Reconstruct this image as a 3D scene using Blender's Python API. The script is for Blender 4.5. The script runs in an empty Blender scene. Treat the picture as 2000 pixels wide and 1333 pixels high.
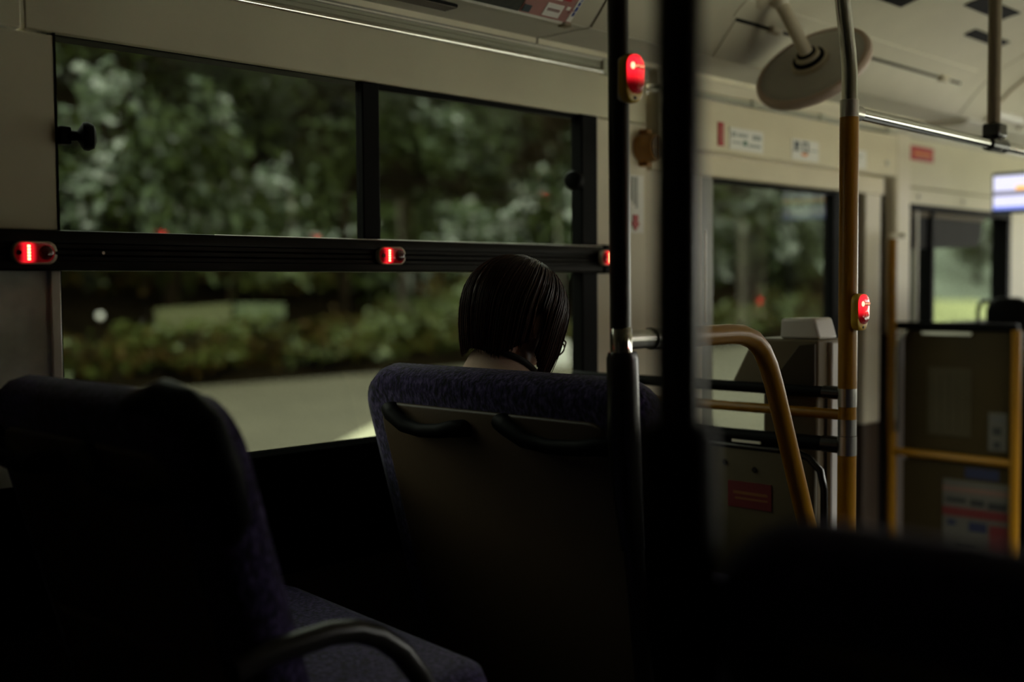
import bpy, bmesh, math, random
import numpy as np
from mathutils import Vector, Matrix, noise

random.seed(7)
rng = np.random.default_rng(7)
SC = bpy.context.scene
COL = SC.collection
R_ = math.radians

# ------------------------------------------------------------------ camera, world, exposure
# frame of the place: +x = driving direction, +y = towards the kerb-side wall, z = up, metres
cam_data = bpy.data.cameras.new('camera')
cam = bpy.data.objects.new('camera', cam_data)
COL.objects.link(cam)
cam.location = (0.0, 0.0, 1.5)
cam.rotation_euler = (R_(87.1724), R_(0.4006), R_(-45.7397))
cam_data.sensor_width = 36.0
cam_data.lens = 40.5
cam_data.clip_start = 0.02
cam_data.clip_end = 400
cam_data.dof.use_dof = True
cam_data.dof.focus_distance = 2.25
cam_data.dof.aperture_fstop = 1.45
SC.camera = cam

world = bpy.data.worlds.new('overcast_sky')
SC.world = world
world.use_nodes = True
wn, wl = world.node_tree.nodes, world.node_tree.links
wn.clear()
w_out = wn.new('ShaderNodeOutputWorld')
w_bg = wn.new('ShaderNodeBackground')
w_tc = wn.new('ShaderNodeTexCoord')
w_sep = wn.new('ShaderNodeSeparateXYZ')
w_ramp = wn.new('ShaderNodeValToRGB')
w_ramp.color_ramp.elements[0].position = 0.0
w_ramp.color_ramp.elements[0].color = (0.92, 0.90, 0.80, 1)
w_ramp.color_ramp.elements[1].position = 0.6
w_ramp.color_ramp.elements[1].color = (0.80, 0.86, 0.84, 1)
wl.new(w_tc.outputs['Generated'], w_sep.inputs[0])
wl.new(w_sep.outputs['Z'], w_ramp.inputs['Fac'])
wl.new(w_ramp.outputs['Color'], w_bg.inputs['Color'])
w_bg.inputs['Strength'].default_value = 2.8
wl.new(w_bg.outputs[0], w_out.inputs['Surface'])

SC.view_settings.view_transform = 'Standard'
SC.view_settings.look = 'None'
SC.view_settings.gamma = 1.0
SC.view_settings.use_curve_mapping = False
SC.view_settings.exposure = 1.5
SC.cycles.max_bounces = 10
SC.cycles.diffuse_bounces = 5
SC.cycles.transparent_max_bounces = 16
SC.cycles.caustics_reflective = False
SC.cycles.caustics_refractive = False
SC.cycles.sample_clamp_indirect = 4.0


def portal(name, loc, rot, sx, sy):
    ld = bpy.data.lights.new(name, 'AREA')
    ld.shape = 'RECTANGLE'
    ld.size, ld.size_y = sx, sy
    ld.cycles.is_portal = True
    o = bpy.data.objects.new(name, ld)
    COL.objects.link(o)
    o.location = loc
    o.rotation_euler = rot
    return o


# daylight enters by the windows of the offside wall and the windscreen
portal('portal_offside_windows', (3.9, -0.36, 1.42), (R_(90), 0, 0), 6.2, 1.1)
portal('portal_windscreen', (7.25, 0.85, 1.40), (R_(90), 0, R_(90)), 2.2, 1.3)

# ------------------------------------------------------------------ materials
MATS = {}


def mat(name, col, rough=0.5, metal=0.0, spec=0.5, var=0.12, vscale=6.0, bump=0.0, bscale=150.0, coat=0.0):
    if name in MATS:
        return MATS[name]
    m = bpy.data.materials.new(name)
    m.use_nodes = True
    n, l = m.node_tree.nodes, m.node_tree.links
    b = n['Principled BSDF']
    tc = n.new('ShaderNodeTexCoord')
    nz = n.new('ShaderNodeTexNoise')
    nz.inputs['Scale'].default_value = vscale
    nz.inputs['Detail'].default_value = 4
    l.new(tc.outputs['Object'], nz.inputs['Vector'])
    rp = n.new('ShaderNodeValToRGB')
    c = np.array(col)
    rp.color_ramp.elements[0].position = 0.3
    rp.color_ramp.elements[0].color = (*(c * (1 - var)), 1)
    rp.color_ramp.elements[1].position = 0.7
    rp.color_ramp.elements[1].color = (*np.minimum(c * (1 + var), 1), 1)
    l.new(nz.outputs['Fac'], rp.inputs['Fac'])
    l.new(rp.outputs['Color'], b.inputs['Base Color'])
    b.inputs['Roughness'].default_value = rough
    b.inputs['Metallic'].default_value = metal
    b.inputs['Specular IOR Level'].default_value = spec
    b.inputs['Coat Weight'].default_value = coat
    if bump > 0:
        nb = n.new('ShaderNodeTexNoise')
        nb.inputs['Scale'].default_value = bscale
        l.new(tc.outputs['Object'], nb.inputs['Vector'])
        bp = n.new('ShaderNodeBump')
        bp.inputs['Strength'].default_value = bump
        bp.inputs['Distance'].default_value = 0.002
        l.new(nb.outputs['Fac'], bp.inputs['Height'])
        l.new(bp.outputs['Normal'], b.inputs['Normal'])
    MATS[name] = m
    return m


def emit_mat(name, col, strength):
    m = bpy.data.materials.new(name)
    m.use_nodes = True
    b = m.node_tree.nodes['Principled BSDF']
    b.inputs['Base Color'].default_value = (*col, 1)
    b.inputs['Emission Color'].default_value = (*col, 1)
    b.inputs['Emission Strength'].default_value = strength
    MATS[name] = m
    return m


def glass_mat(name, tint=(0.455, 0.47, 0.42), base=0.010):
    m = bpy.data.materials.new(name)
    m.use_nodes = True
    n, l = m.node_tree.nodes, m.node_tree.links
    n.clear()
    out = n.new('ShaderNodeOutputMaterial')
    tr = n.new('ShaderNodeBsdfTransparent')
    tr.inputs['Color'].default_value = (*tint, 1)
    gl = n.new('ShaderNodeBsdfGlossy')
    gl.inputs['Roughness'].default_value = 0.0
    gl.inputs['Color'].default_value = (1, 1, 1, 1)
    lw = n.new('ShaderNodeLayerWeight')
    lw.inputs['Blend'].default_value = 0.5
    pw = n.new('ShaderNodeMath')
    pw.operation = 'POWER'
    pw.inputs[1].default_value = 5.0
    l.new(lw.outputs['Facing'], pw.inputs[0])
    ma = n.new('ShaderNodeMath')
    ma.operation = 'MULTIPLY_ADD'
    ma.inputs[1].default_value = 0.9
    ma.inputs[2].default_value = base
    l.new(pw.outputs[0], ma.inputs[0])
    mx = n.new('ShaderNodeMixShader')
    l.new(ma.outputs[0], mx.inputs[0])
    l.new(tr.outputs[0], mx.inputs[1])
    l.new(gl.outputs[0], mx.inputs[2])
    l.new(mx.outputs[0], out.inputs['Surface'])
    MATS[name] = m
    return m


def fabric_mat(name, dark, mid, light):
    m = bpy.data.materials.new(name)
    m.use_nodes = True
    n, l = m.node_tree.nodes, m.node_tree.links
    b = n['Principled BSDF']
    tc = n.new('ShaderNodeTexCoord')
    mp = n.new('ShaderNodeMapping')
    mp.inputs['Scale'].default_value = (1, 1, 0.6)
    l.new(tc.outputs['Object'], mp.inputs['Vector'])
    vo = n.new('ShaderNodeTexVoronoi')
    vo.inputs['Scale'].default_value = 190
    l.new(mp.outputs[0], vo.inputs['Vector'])
    nz = n.new('ShaderNodeTexNoise')
    nz.inputs['Scale'].default_value = 120
    nz.inputs['Detail'].default_value = 3
    l.new(mp.outputs[0], nz.inputs['Vector'])
    rp = n.new('ShaderNodeValToRGB')
    e = rp.color_ramp.elements
    e[0].position, e[0].color = 0.36, (*dark, 1)
    e[1].position, e[1].color = 0.72, (*light, 1)
    k = e.new(0.52)
    k.color = (*mid, 1)
    l.new(nz.outputs['Fac'], rp.inputs['Fac'])
    l.new(rp.outputs['Color'], b.inputs['Base Color'])
    b.inputs['Roughness'].default_value = 0.95
    b.inputs['Specular IOR Level'].default_value = 0.15
    b.inputs['Sheen Weight'].default_value = 0.12
    b.inputs['Sheen Roughness'].default_value = 0.5
    bp = n.new('ShaderNodeBump')
    bp.inputs['Strength'].default_value = 0.6
    bp.inputs['Distance'].default_value = 0.002
    l.new(vo.outputs['Distance'], bp.inputs['Height'])
    l.new(bp.outputs['Normal'], b.inputs['Normal'])
    MATS[name] = m
    return m


mat('beige_panel', (0.60, 0.56, 0.395), 0.45, var=0.05, bump=0.05, bscale=400)
mat('ceiling_paint', (0.43, 0.40, 0.30), 0.5, var=0.06, bump=0.05, bscale=400)
mat('pale_panel', (0.66, 0.60, 0.45), 0.4, var=0.05, bump=0.05, bscale=400)
mat('cover_panel', (0.68, 0.61, 0.43), 0.4, var=0.05)
mat('pillar_painted_sheen', (0.74, 0.80, 0.70), 0.22, var=0.30, vscale=11)  # mottled pale tone paints reflections on the lower pillar
mat('grey_soffit', (0.52, 0.50, 0.42), 0.5, var=0.05)
mat('grey_channel', (0.40, 0.40, 0.30), 0.4, var=0.05)
mat('polished_strip', (0.95, 0.93, 0.84), 0.22, metal=1.0, var=0.02)
mat('bright_strip', (0.95, 0.92, 0.80), 0.2, var=0.03)
mat('black_frame', (0.004, 0.004, 0.004), 0.55, spec=0.05, var=0.2)
mat('black_rail', (0.008, 0.007, 0.005), 0.4, spec=0.10, var=0.2)
mat('black_plastic', (0.003, 0.003, 0.003), 0.55, spec=0.06, var=0.2)
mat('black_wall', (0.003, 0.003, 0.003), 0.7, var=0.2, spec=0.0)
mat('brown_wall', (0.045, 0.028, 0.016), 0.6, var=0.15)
mat('dark_floor', (0.06, 0.055, 0.05), 0.6, var=0.2)
mat('chrome', (0.60, 0.60, 0.56), 0.10, metal=1.0, var=0.04)
mat('satin_metal', (0.5, 0.49, 0.45), 0.32, metal=1.0, var=0.06)
mat('dark_pole', (0.006, 0.0035, 0.003), 0.28, spec=0.45, var=0.15, bump=0.1, bscale=500)
mat('dark_sleeve', (0.008, 0.007, 0.005), 0.26, spec=0.5, var=0.1)
mat('yellow_coat', (0.29, 0.132, 0.002), 0.34, spec=0.4, coat=0.05, var=0.08, bump=0.06, bscale=300)
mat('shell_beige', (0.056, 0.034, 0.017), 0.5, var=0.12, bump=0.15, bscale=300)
fabric_mat('seat_fabric', (0.005, 0.004, 0.011), (0.025, 0.016, 0.062), (0.085, 0.062, 0.145))
glass_mat('window_glass')
mat('ivory_plastic', (0.62, 0.58, 0.42), 0.35, var=0.04)
mat('grey_plastic', (0.13, 0.102, 0.062), 0.5, spec=0.2, var=0.06)
mat('light_plastic', (0.50, 0.475, 0.44), 0.4, var=0.05)
mat('ochre_plastic', (0.55, 0.34, 0.01), 0.4, var=0.06)
mat('red_print', (0.42, 0.012, 0.02), 0.45, var=0.08)
mat('white_print', (0.78, 0.76, 0.70), 0.45, var=0.03)
mat('ink_print', (0.05, 0.07, 0.08), 0.5, var=0.1)
mat('grey_print', (0.34, 0.36, 0.33), 0.5, var=0.1)
mat('green_print', (0.06, 0.16, 0.10), 0.5, var=0.1)
mat('orange_print', (0.75, 0.25, 0.04), 0.5, var=0.1)
mat('blue_print', (0.03, 0.06, 0.28), 0.5, var=0.1)
mat('pink_print', (0.36, 0.17, 0.15), 0.5, var=0.15)
mat('brown_buzzer', (0.33, 0.15, 0.02), 0.4, var=0.1)
mat('mirror_back', (0.33, 0.32, 0.29), 0.45, var=0.06, bump=0.2, bscale=700)
mat('mirror_rim', (0.40, 0.31, 0.25), 0.5, var=0.06)
mat('mirror_face', (0.85, 0.86, 0.86), 0.03, metal=1.0, var=0.0)
mat('cream_metal', (0.42, 0.37, 0.27), 0.4, var=0.05)


# ------------------------------------------------------------------ mesh builder
class MB:
    def __init__(self):
        self.v, self.f = [], []

    def add(self, vs, fs):
        b = len(self.v)
        self.v += [tuple(p) for p in vs]
        self.f += [tuple(i + b for i in q) for q in fs]
        return self

    def box(self, x0, x1, y0, y1, z0, z1):
        return self.add([(x0, y0, z0), (x1, y0, z0), (x1, y1, z0), (x0, y1, z0), (x0, y0, z1), (x1, y0, z1), (x1, y1, z1), (x0, y1, z1)],
                        [(0, 3, 2, 1), (4, 5, 6, 7), (0, 1, 5, 4), (1, 2, 6, 5), (2, 3, 7, 6), (3, 0, 4, 7)])

    def loops(self, rings, cap=True):
        n = len(rings[0])
        vs = [p for r in rings for p in r]
        fs = []
        for k in range(len(rings) - 1):
            for i in range(n):
                j = (i + 1) % n
                fs.append((k * n + i, k * n + j, (k + 1) * n + j, (k + 1) * n + i))
        if cap:
            fs.append(tuple(reversed(range(n))))
            fs.append(tuple((len(rings) - 1) * n + i for i in range(n)))
        return self.add(vs, fs)

    def tube(self, path, r, n=14, cap=True, flat=1.0, ref=None):
        pts = [Vector(p) for p in path]
        m = len(pts)
        rs = r if isinstance(r, (list, tuple)) else [r] * m
        up = None
        rings = []
        for i in range(m):
            t = (pts[min(i + 1, m - 1)] - pts[max(i - 1, 0)]).normalized()
            if up is None:
                a = Vector(ref) if ref else (Vector((0, 0, 1)) if abs(t.z) < 0.9 else Vector((1, 0, 0)))
                up = (a - t * a.dot(t)).normalized()
            else:
                up = (up - t * up.dot(t)).normalized()
            s = t.cross(up)
            rings.append([pts[i] + up * (math.cos(q) * rs[i]) + s * (math.sin(q) * rs[i] * flat) for q in [2 * math.pi * k / n for k in range(n)]])
        return self.loops(rings, cap)

    def lathe(self, c, axis, prof, n=24, cap=True):
        """prof: (distance along axis, radius) list"""
        c, t = Vector(c), Vector(axis).normalized()
        a = Vector((0, 0, 1)) if abs(t.z) < 0.9 else Vector((1, 0, 0))
        u = (a - t * a.dot(t)).normalized()
        s = t.cross(u)
        rings = [[c + t * h + u * (math.cos(q) * r) + s * (math.sin(q) * r) for q in [2 * math.pi * k / n for k in range(n)]] for h, r in prof]
        return self.loops(rings, cap)

    def prism(self, poly, axis, a0, a1):
        """poly in the plane across axis, extruded a0..a1; x: (y,z), y: (x,z), z: (x,y)"""
        f = {'x': lambda p, a: (a, p[0], p[1]), 'y': lambda p, a: (p[0], a, p[1]), 'z': lambda p, a: (p[0], p[1], a)}[axis]
        return self.loops([[f(p, a0) for p in poly], [f(p, a1) for p in poly]])

    def rslab(self, w, h, r, t, b, fr, top_only=False):
        """rounded slab; u across, v up, n thickness, mapped to space by fr(u,v,n)"""
        rings = []
        for nn, ins in ((0, b), (b * 0.3, b * 0.3), (b, 0), (t - b, 0), (t - b * 0.3, b * 0.3), (t, b)):
            rings.append([fr(u, v, nn) for u, v in rrect(w - 2 * ins, h - 2 * ins, max(r - ins, 0.002), top_only)])
        return self.loops(rings)

    def ball(self, c, rad, n=20, m=12, rot=None):
        rx, ry, rz = rad if isinstance(rad, (list, tuple)) else (rad,) * 3
        c = Vector(c)
        M = rot or Matrix.Identity(3)
        rings = []
        for i in range(m + 1):
            p = math.pi * (i / m)
            p = min(max(p, 0.02), math.pi - 0.02)
            rings.append([c + M @ Vector((rx * math.sin(p) * math.cos(q), ry * math.sin(p) * math.sin(q), -rz * math.cos(p))) for q in [2 * math.pi * k / n for k in range(n)]])
        return self.loops(rings)

    def capsule(self, p0, r0, p1, r1, n=16):
        p0, p1 = Vector(p0), Vector(p1)
        L = (p1 - p0).length
        prof = [(-r0 * math.cos(a), max(r0 * math.sin(a), 0.0008)) for a in [math.pi / 2 * k / 5 for k in range(5)]]
        prof += [(0, r0), (L, r1)]
        prof += [(L + r1 * math.sin(a), max(r1 * math.cos(a), 0.0008)) for a in [math.pi / 2 * k / 5 for k in range(1, 6)]]
        return self.lathe(p0, p1 - p0, prof, n)


def rrect(w, h, r, top_only=False, k=7):
    out = []
    rb = r * 0.35 if top_only else r
    for cx, cy, a0, rr in ((w / 2, h / 2, 0, r), (-w / 2, h / 2, 90, r), (-w / 2, -h / 2, 180, rb), (w / 2, -h / 2, 270, rb)):
        sx, sy = (1 if cx > 0 else -1), (1 if cy > 0 else -1)
        for i in range(k + 1):
            a = R_(a0 + 90 * i / k)
            out.append((cx - sx * rr + rr * math.cos(a), cy - sy * rr + rr * math.sin(a)))
    return out


def arc(c, r, a0, a1, k, plane):
    out = []
    for i in range(k + 1):
        a = R_(a0 + (a1 - a0) * i / k)
        u, v = r * math.cos(a), r * math.sin(a)
        out.append({'xz': (c[0] + u, c[1], c[2] + v), 'xy': (c[0] + u, c[1] + v, c[2]), 'yz': (c[0], c[1] + u, c[2] + v)}[plane])
    return out


def obj(name, mb, m, parent=None, bevel=0.0, smooth=True, kind=None, local=False, angle=38):
    me = bpy.data.meshes.new(name)
    me.from_pydata(mb.v, [], mb.f)
    bm = bmesh.new()
    bm.from_mesh(me)
    bmesh.ops.recalc_face_normals(bm, faces=bm.faces)
    if smooth:
        for f in bm.faces:
            f.smooth = True
        for e in bm.edges:
            if len(e.link_faces) == 2 and e.calc_face_angle(0) > R_(angle):
                e.smooth = False
    bm.to_mesh(me)
    bm.free()
    me.materials.append(MATS[m] if isinstance(m, str) else m)
    o = bpy.data.objects.new(name, me)
    COL.objects.link(o)
    if parent:
        put(o, parent, local)
    if bevel:
        b = o.modifiers.new('bevel', 'BEVEL')
        b.width = bevel
        b.segments = 2
        b.limit_method = 'ANGLE'
    if kind:
        o['kind'] = kind
    return o


def world_of(o):
    M = Matrix.LocRotScale(o.location, o.rotation_euler, o.scale)
    return (world_of(o.parent) @ o.matrix_parent_inverse @ M) if o.parent else M


def put(o, parent, local=False):
    o.parent = parent
    if not local:
        o.matrix_parent_inverse = world_of(parent).inverted()


def thing(name, label, cat, loc=(0, 0, 0), rot=(0, 0, 0), group=None):
    o = bpy.data.objects.new(name, None)
    o.empty_display_size = 0.1
    COL.objects.link(o)
    o.location = loc
    o.rotation_euler = rot
    tag(o, label, cat, group)
    return o


def tag(o, label, cat, group=None):
    o['label'] = label
    o['category'] = cat
    if group:
        o['group'] = group
    return o


def struct(name, label, cat, loc=(0, 0, 0)):
    o = thing(name, label, cat, loc)
    o['kind'] = 'structure'
    return o


def B(*a):
    return MB().box(*a)


def copy_tree(o, parent=None):
    c = o.copy()
    COL.objects.link(c)
    if parent:
        c.parent = parent
    for ch in list(o.children):
        copy_tree(ch, c)
    return c


# ------------------------------------------------------------------ bus shell: kerb-side wall
X0, X1 = -1.0, 7.2          # rear and front end of the modelled cabin
YL, YR = 2.0, -0.3          # inner faces of the side walls

wl_ = struct('wall_left', 'beige kerb-side wall of the bus with window openings', 'wall', (2.0, 2.0, 0.1))
obj('header_panel', B(X0, 0.849, 2.0, 2.05, 1.946, 2.075), 'beige_panel', wl_, 0.003)
obj('header_panel', B(0.855, 2.60, 2.0, 2.05, 1.946, 2.075), 'beige_panel', wl_, 0.003)
obj('header_panel', B(4.10, X1, 2.0, 2.05, 1.862, 2.075), 'beige_panel', wl_, 0.003)
obj('pillar_panel', B(X0, 0.905, 2.0, 2.06, 1.60, 1.942), 'beige_panel', wl_, 0.003)
obj('pillar_panel', B(0.62, 0.905, 2.0, 2.06, 1.0, 1.60), 'pillar_painted_sheen', wl_, 0.003)
obj('pillar_edge', B(0.885, 0.903, 1.992, 2.0, 1.24, 1.53), 'bright_strip', wl_, 0.002)
obj('pillar_panel', B(X0, 0.618, 2.005, 2.06, 1.0, 1.60), 'grey_soffit', wl_, 0.003)
obj('pillar_panel', B(2.378, 2.60, 2.0, 2.06, 1.0, 1.942), 'pale_panel', wl_, 0.003)
obj('pillar_panel', B(2.604, 2.868, 2.004, 2.06, 0.5, 1.99), 'pale_panel', wl_, 0.003)
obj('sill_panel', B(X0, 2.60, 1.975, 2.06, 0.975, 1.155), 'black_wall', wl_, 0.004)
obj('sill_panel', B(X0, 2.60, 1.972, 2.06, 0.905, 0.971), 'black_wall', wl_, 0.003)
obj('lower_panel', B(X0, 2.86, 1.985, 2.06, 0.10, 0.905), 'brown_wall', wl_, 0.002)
# front of the middle door
obj('door_post', B(3.885, 4.005, 2.0, 2.06, 0.98, 1.88), 'pale_panel', wl_, 0.004)
obj('door_post_shaded', B(3.885, 4.005, 2.0, 2.06, 0.1, 0.98), 'brown_wall', wl_, 0.004)  # lower post coloured dark to paint the shade near the floor
obj('door_gap', B(4.005, 4.095, 2.03, 2.08, 0.1, 2.06), 'black_frame', wl_)
obj('pillar_panel', B(4.095, 4.218, 1.985, 2.06, 1.30, 2.07), 'pale_panel', wl_, 0.012)
obj('lower_panel', B(4.095, 4.218, 1.985, 2.06, 0.1, 1.30), 'brown_wall', wl_, 0.004)  # dark lower part paints the same shade on the pillar
obj('window_header', B(4.218, 5.30, 1.998, 2.05, 1.795, 1.858), 'beige_panel', wl_, 0.003)
obj('pillar_panel', B(5.20, 5.42, 1.99, 2.06, 0.1, 1.862), 'beige_panel', wl_, 0.004)
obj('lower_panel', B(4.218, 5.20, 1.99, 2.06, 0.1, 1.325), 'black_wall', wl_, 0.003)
obj('front_panel', B(5.42, X1, 2.0, 2.06, 0.1, 0.9), 'grey_soffit', wl_, 0.003)
obj('front_panel', B(6.6, X1, 2.0, 2.06, 0.9, 1.862), 'grey_soffit', wl_, 0.003)
for sx_, sz_ in ((4.31, 1.828), (4.72, 1.826), (3.96, 1.93)):
    obj('screw', MB().lathe((sx_, 1.998 if sx_ > 4 else 1.958, sz_), (0, -1, 0), [(0, 0.011), (0.004, 0.011), (0.006, 0.006)], 12), 'grey_soffit', wl_)

# door header box with its cover panel
dh = struct('trim_1', 'beige hinged cover box above the middle door', 'cover box', (3.3, 2.0, 1.88))
obj('cover', B(2.605, 4.043, 1.958, 2.03, 1.885, 2.036), 'cover_panel', dh, 0.006)
obj('door_lintel', B(2.605, 4.0, 1.985, 2.05, 1.818, 1.880), 'cover_panel', dh, 0.003)
obj('hinge_strip', B(2.605, 4.043, 1.952, 2.0, 2.042, 2.052), 'grey_channel', dh, 0.002)
obj('ledge', B(2.605, 4.043, 1.962, 2.03, 2.056, 2.094), 'pale_panel', dh, 0.004)
for hx in (3.06, 3.47, 3.95):
    obj('hinge', B(hx, hx + 0.03, 1.948, 1.96, 2.036, 2.058), 'grey_channel', dh, 0.002)

# aluminium channel and bright strip along the top of the wall
tr = struct('trim_2', 'ridged grey channel with a bright strip under the cove', 'trim', (1.0, 1.99, 2.06))
obj('channel', MB().prism([(2.01, 2.064), (1.992, 2.064), (1.992, 2.071), (1.995, 2.073), (1.992, 2.075), (1.992, 2.082), (1.995, 2.084), (1.992, 2.086), (1.992, 2.092), (2.01, 2.092)], 'x', X0, 2.39), 'grey_channel', tr)
obj('bright_strip', MB().tube([(X0, 1.988, 2.0635), (2.39, 1.988, 2.0635)], 0.0062, 16), 'polished_strip', tr)
obj('upper_lip', B(X0, 2.39, 1.986, 2.01, 2.093, 2.0965), 'bright_strip', tr)
obj('end_cap', B(2.39, 2.43, 1.984, 2.01, 2.058, 2.098), 'grey_channel', tr, 0.003)
obj('channel', B(2.43, 2.60, 1.99, 2.01, 2.064, 2.096), 'grey_soffit', tr)
obj('channel', B(4.10, X1, 1.985, 2.01, 2.05, 2.096), 'grey_soffit', tr, 0.003)

# ------------------------------------------------------------------ main window: fixed pane below, two sliding sashes above, wide rail between
w1 = struct('window_1', 'large bus window with two sliding sashes above a wide black rail', 'window', (1.6, 2.02, 1.155))
obj('frame', B(2.313, 2.378, 1.994, 2.034, 1.155, 1.946), 'black_frame', w1, 0.004)
obj('frame', B(0.9035, 0.9075, 1.999, 2.06, 1.155, 1.946), 'black_frame', w1)
obj('frame', B(0.9, 2.35, 2.012, 2.06, 1.944, 1.95), 'black_frame', w1)
obj('sash_stile', B(1.592, 1.640, 2.004, 2.03, 1.598, 1.945), 'black_frame', w1, 0.003)
obj('sash_top', B(1.60, 2.32, 2.012, 2.03, 1.934, 1.946), 'black_frame', w1, 0.002)
obj('pane', B(0.905, 1.60, 2.016, 2.021, 1.596, 1.946), 'window_glass', w1)
obj('pane', B(1.63, 2.32, 2.028, 2.033, 1.596, 1.946), 'window_glass', w1)
obj('pane', B(0.905, 2.32, 2.020, 2.025, 1.155, 1.535), 'window_glass', w1)
rail = obj('rail', MB().prism([(2.03, 1.529), (1.975, 1.529), (1.970, 1.533), (1.970, 1.545), (1.978, 1.547), (1.978, 1.554), (1.981, 1.556), (1.978, 1.558), (1.978, 1.565), (1.981, 1.567), (1.978, 1.569),
                                (1.978, 1.576), (1.970, 1.578), (1.968, 1.592), (1.972, 1.599), (2.0, 1.601), (2.03, 1.601)], 'x', X0, 2.372), 'black_rail', w1)
obj('lip', MB().tube([(1.2, 1.9725, 1.5985), (2.37, 1.9725, 1.5985)], 0.0016, 8), 'satin_metal', rail)
obj('rail_end', B(2.372, 2.434, 1.966, 2.01, 1.527, 1.603), 'black_plastic', w1, 0.004)
obj('rail_screw', MB().lathe((0.972, 1.972, 1.561), (0, -1, 0), [(0, 0.004), (0.003, 0.003)], 10), 'satin_metal', w1)
for kx, sg in ((0.906, 1), (2.314, -1)):
    lt = obj('latch', MB().box(min(kx, kx + sg * 0.022), max(kx, kx + sg * 0.022), 1.986, 2.016, 1.752, 1.784), 'black_plastic', w1, 0.004)
    obj('knob', MB().lathe((kx + sg * 0.018, 1.996, 1.768), (sg, -0.45, 0), [(0.0, 0.011), (0.016, 0.009), (0.020, 0.016), (0.026, 0.025), (0.034, 0.026), (0.044, 0.021), (0.048, 0.010)], 20), 'black_plastic', lt)

# window ahead of the door
w2 = struct('window_2', 'smaller front window with a black frame ahead of the door', 'window', (4.7, 2.02, 1.325))
obj('frame', B(4.218, 4.232, 1.99, 2.06, 1.325, 1.795), 'black_frame', w2)
obj('frame', B(5.165, 5.205, 1.985, 2.06, 1.325, 1.795), 'black_frame', w2, 0.004)
obj('frame', B(4.218, 5.2, 1.985, 2.06, 1.772, 1.797), 'black_frame', w2, 0.004)
obj('mullion', B(4.42, 4.445, 1.992, 2.05, 1.33, 1.78), 'black_frame', w2, 0.003)
obj('mullion', B(4.30, 4.318, 2.0, 2.05, 1.33, 1.78), 'grey_soffit', w2, 0.003)
obj('sill', B(4.2, 5.25, 1.95, 2.06, 1.305, 1.332), 'black_frame', w2, 0.006)
obj('pane', B(4.23, 5.17, 2.022, 2.027, 1.33, 1.775), 'window_glass', w2)
bl = obj('dark_sheet_rod', MB().tube([(4.27, 2.012, 1.762), (4.95, 2.012, 1.762)], 0.012, 12), 'grey_plastic', w2)
obj('dark_sheet', MB().prism([(4.28, 1.762), (4.94, 1.762), (4.94, 1.70), (4.90, 1.645), (4.28, 1.625)], 'y', 2.010, 2.013), mat('dark_sheet', (0.016, 0.016, 0.018), 0.8, var=0.2), bl)  # plain dark sheet set for an indistinct dark shape in the pane

# the middle door
d1 = struct('door_1', 'sliding bus door with a tall glazed leaf and pale frame', 'door', (3.3, 2.04, 0.1))
obj('door_stile', B(2.868, 2.955, 2.02, 2.06, 0.1, 1.83), mat('stile_grey', (0.16, 0.165, 0.12), 0.4), d1, 0.006)
obj('door_stile', B(3.687, 3.80, 2.02, 2.06, 0.1, 1.83), 'black_frame', d1, 0.006)
obj('door_seal', B(3.80, 3.885, 2.03, 2.07, 0.1, 1.83), 'black_frame', d1)
obj('door_rail', B(2.955, 3.687, 2.02, 2.06, 1.806, 1.83), 'black_frame', d1, 0.003)
obj('door_panel', B(2.955, 3.687, 2.02, 2.06, 0.1, 0.955), 'grey_soffit', d1, 0.006)
obj('pane', B(2.95, 3.69, 2.036, 2.041, 0.95, 1.81), 'window_glass', d1)
obj('edge_rod', MB().tube([(2.865, 1.99, 1.38), (2.865, 1.99, 1.655)], 0.004, 8), 'bright_strip', d1)

# ------------------------------------------------------------------ ceiling and cove (profile y,z mirrored about y = 0.85)
cl = struct('ceiling', 'pale bus ceiling with curved coves along both sides', 'ceiling', (3.0, 0.85, 2.1))
cove = [(1.80, 2.108), (1.772, 2.138), (1.74, 2.176), (1.70, 2.216), (1.64, 2.258), (1.56, 2.296), (1.44, 2.330), (1.28, 2.355), (1.10, 2.368)]
SEAMS = [(X0, 2.115), (2.123, 4.195), (4.203, X1)]


def sheet(prof, t=0.03):
    """close an open (y,z) profile upwards into a thin section"""
    return prof + [(y + 0.0, z + t) for y, z in reversed(prof)]


for a, b in SEAMS:
    for mir in (False, True):
        f = (lambda p: [(1.7 - y, z) for y, z in p]) if mir else (lambda p: p)
        obj('soffit', MB().prism(f([(2.02, 2.097), (1.976, 2.097), (1.974, 2.110), (1.915, 2.1085), (1.912, 2.1095), (1.862, 2.1085), (1.859, 2.1095), (1.805, 2.1085), (1.805, 2.16), (2.02, 2.16)]), 'x', a, b), 'grey_soffit', cl)
        obj('soffit_edge', MB().prism(f([(1.980, 2.0972), (1.972, 2.0972), (1.971, 2.1105), (1.980, 2.1105)]), 'x', a, b), mat('band_beige', (0.78, 0.72, 0.54), 0.4), cl)
        obj('cove_panel', MB().prism(f(sheet(cove)), 'x', a, b), 'ceiling_paint', cl, angle=30)
    obj('ceiling_panel', MB().prism(sheet([(1.098, 2.3682), (0.85, 2.374), (0.602, 2.3682)]), 'x', a, b), 'ceiling_paint', cl)
for xs in (2.119, 4.199):
    obj('seam', MB().prism(sheet([(1.99, 2.1115), (1.806, 2.1115)] + [(y + 0.003, z + 0.004) for y, z in cove], 0.02), 'x', xs - 0.006, xs + 0.006), 'black_frame', cl)
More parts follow.
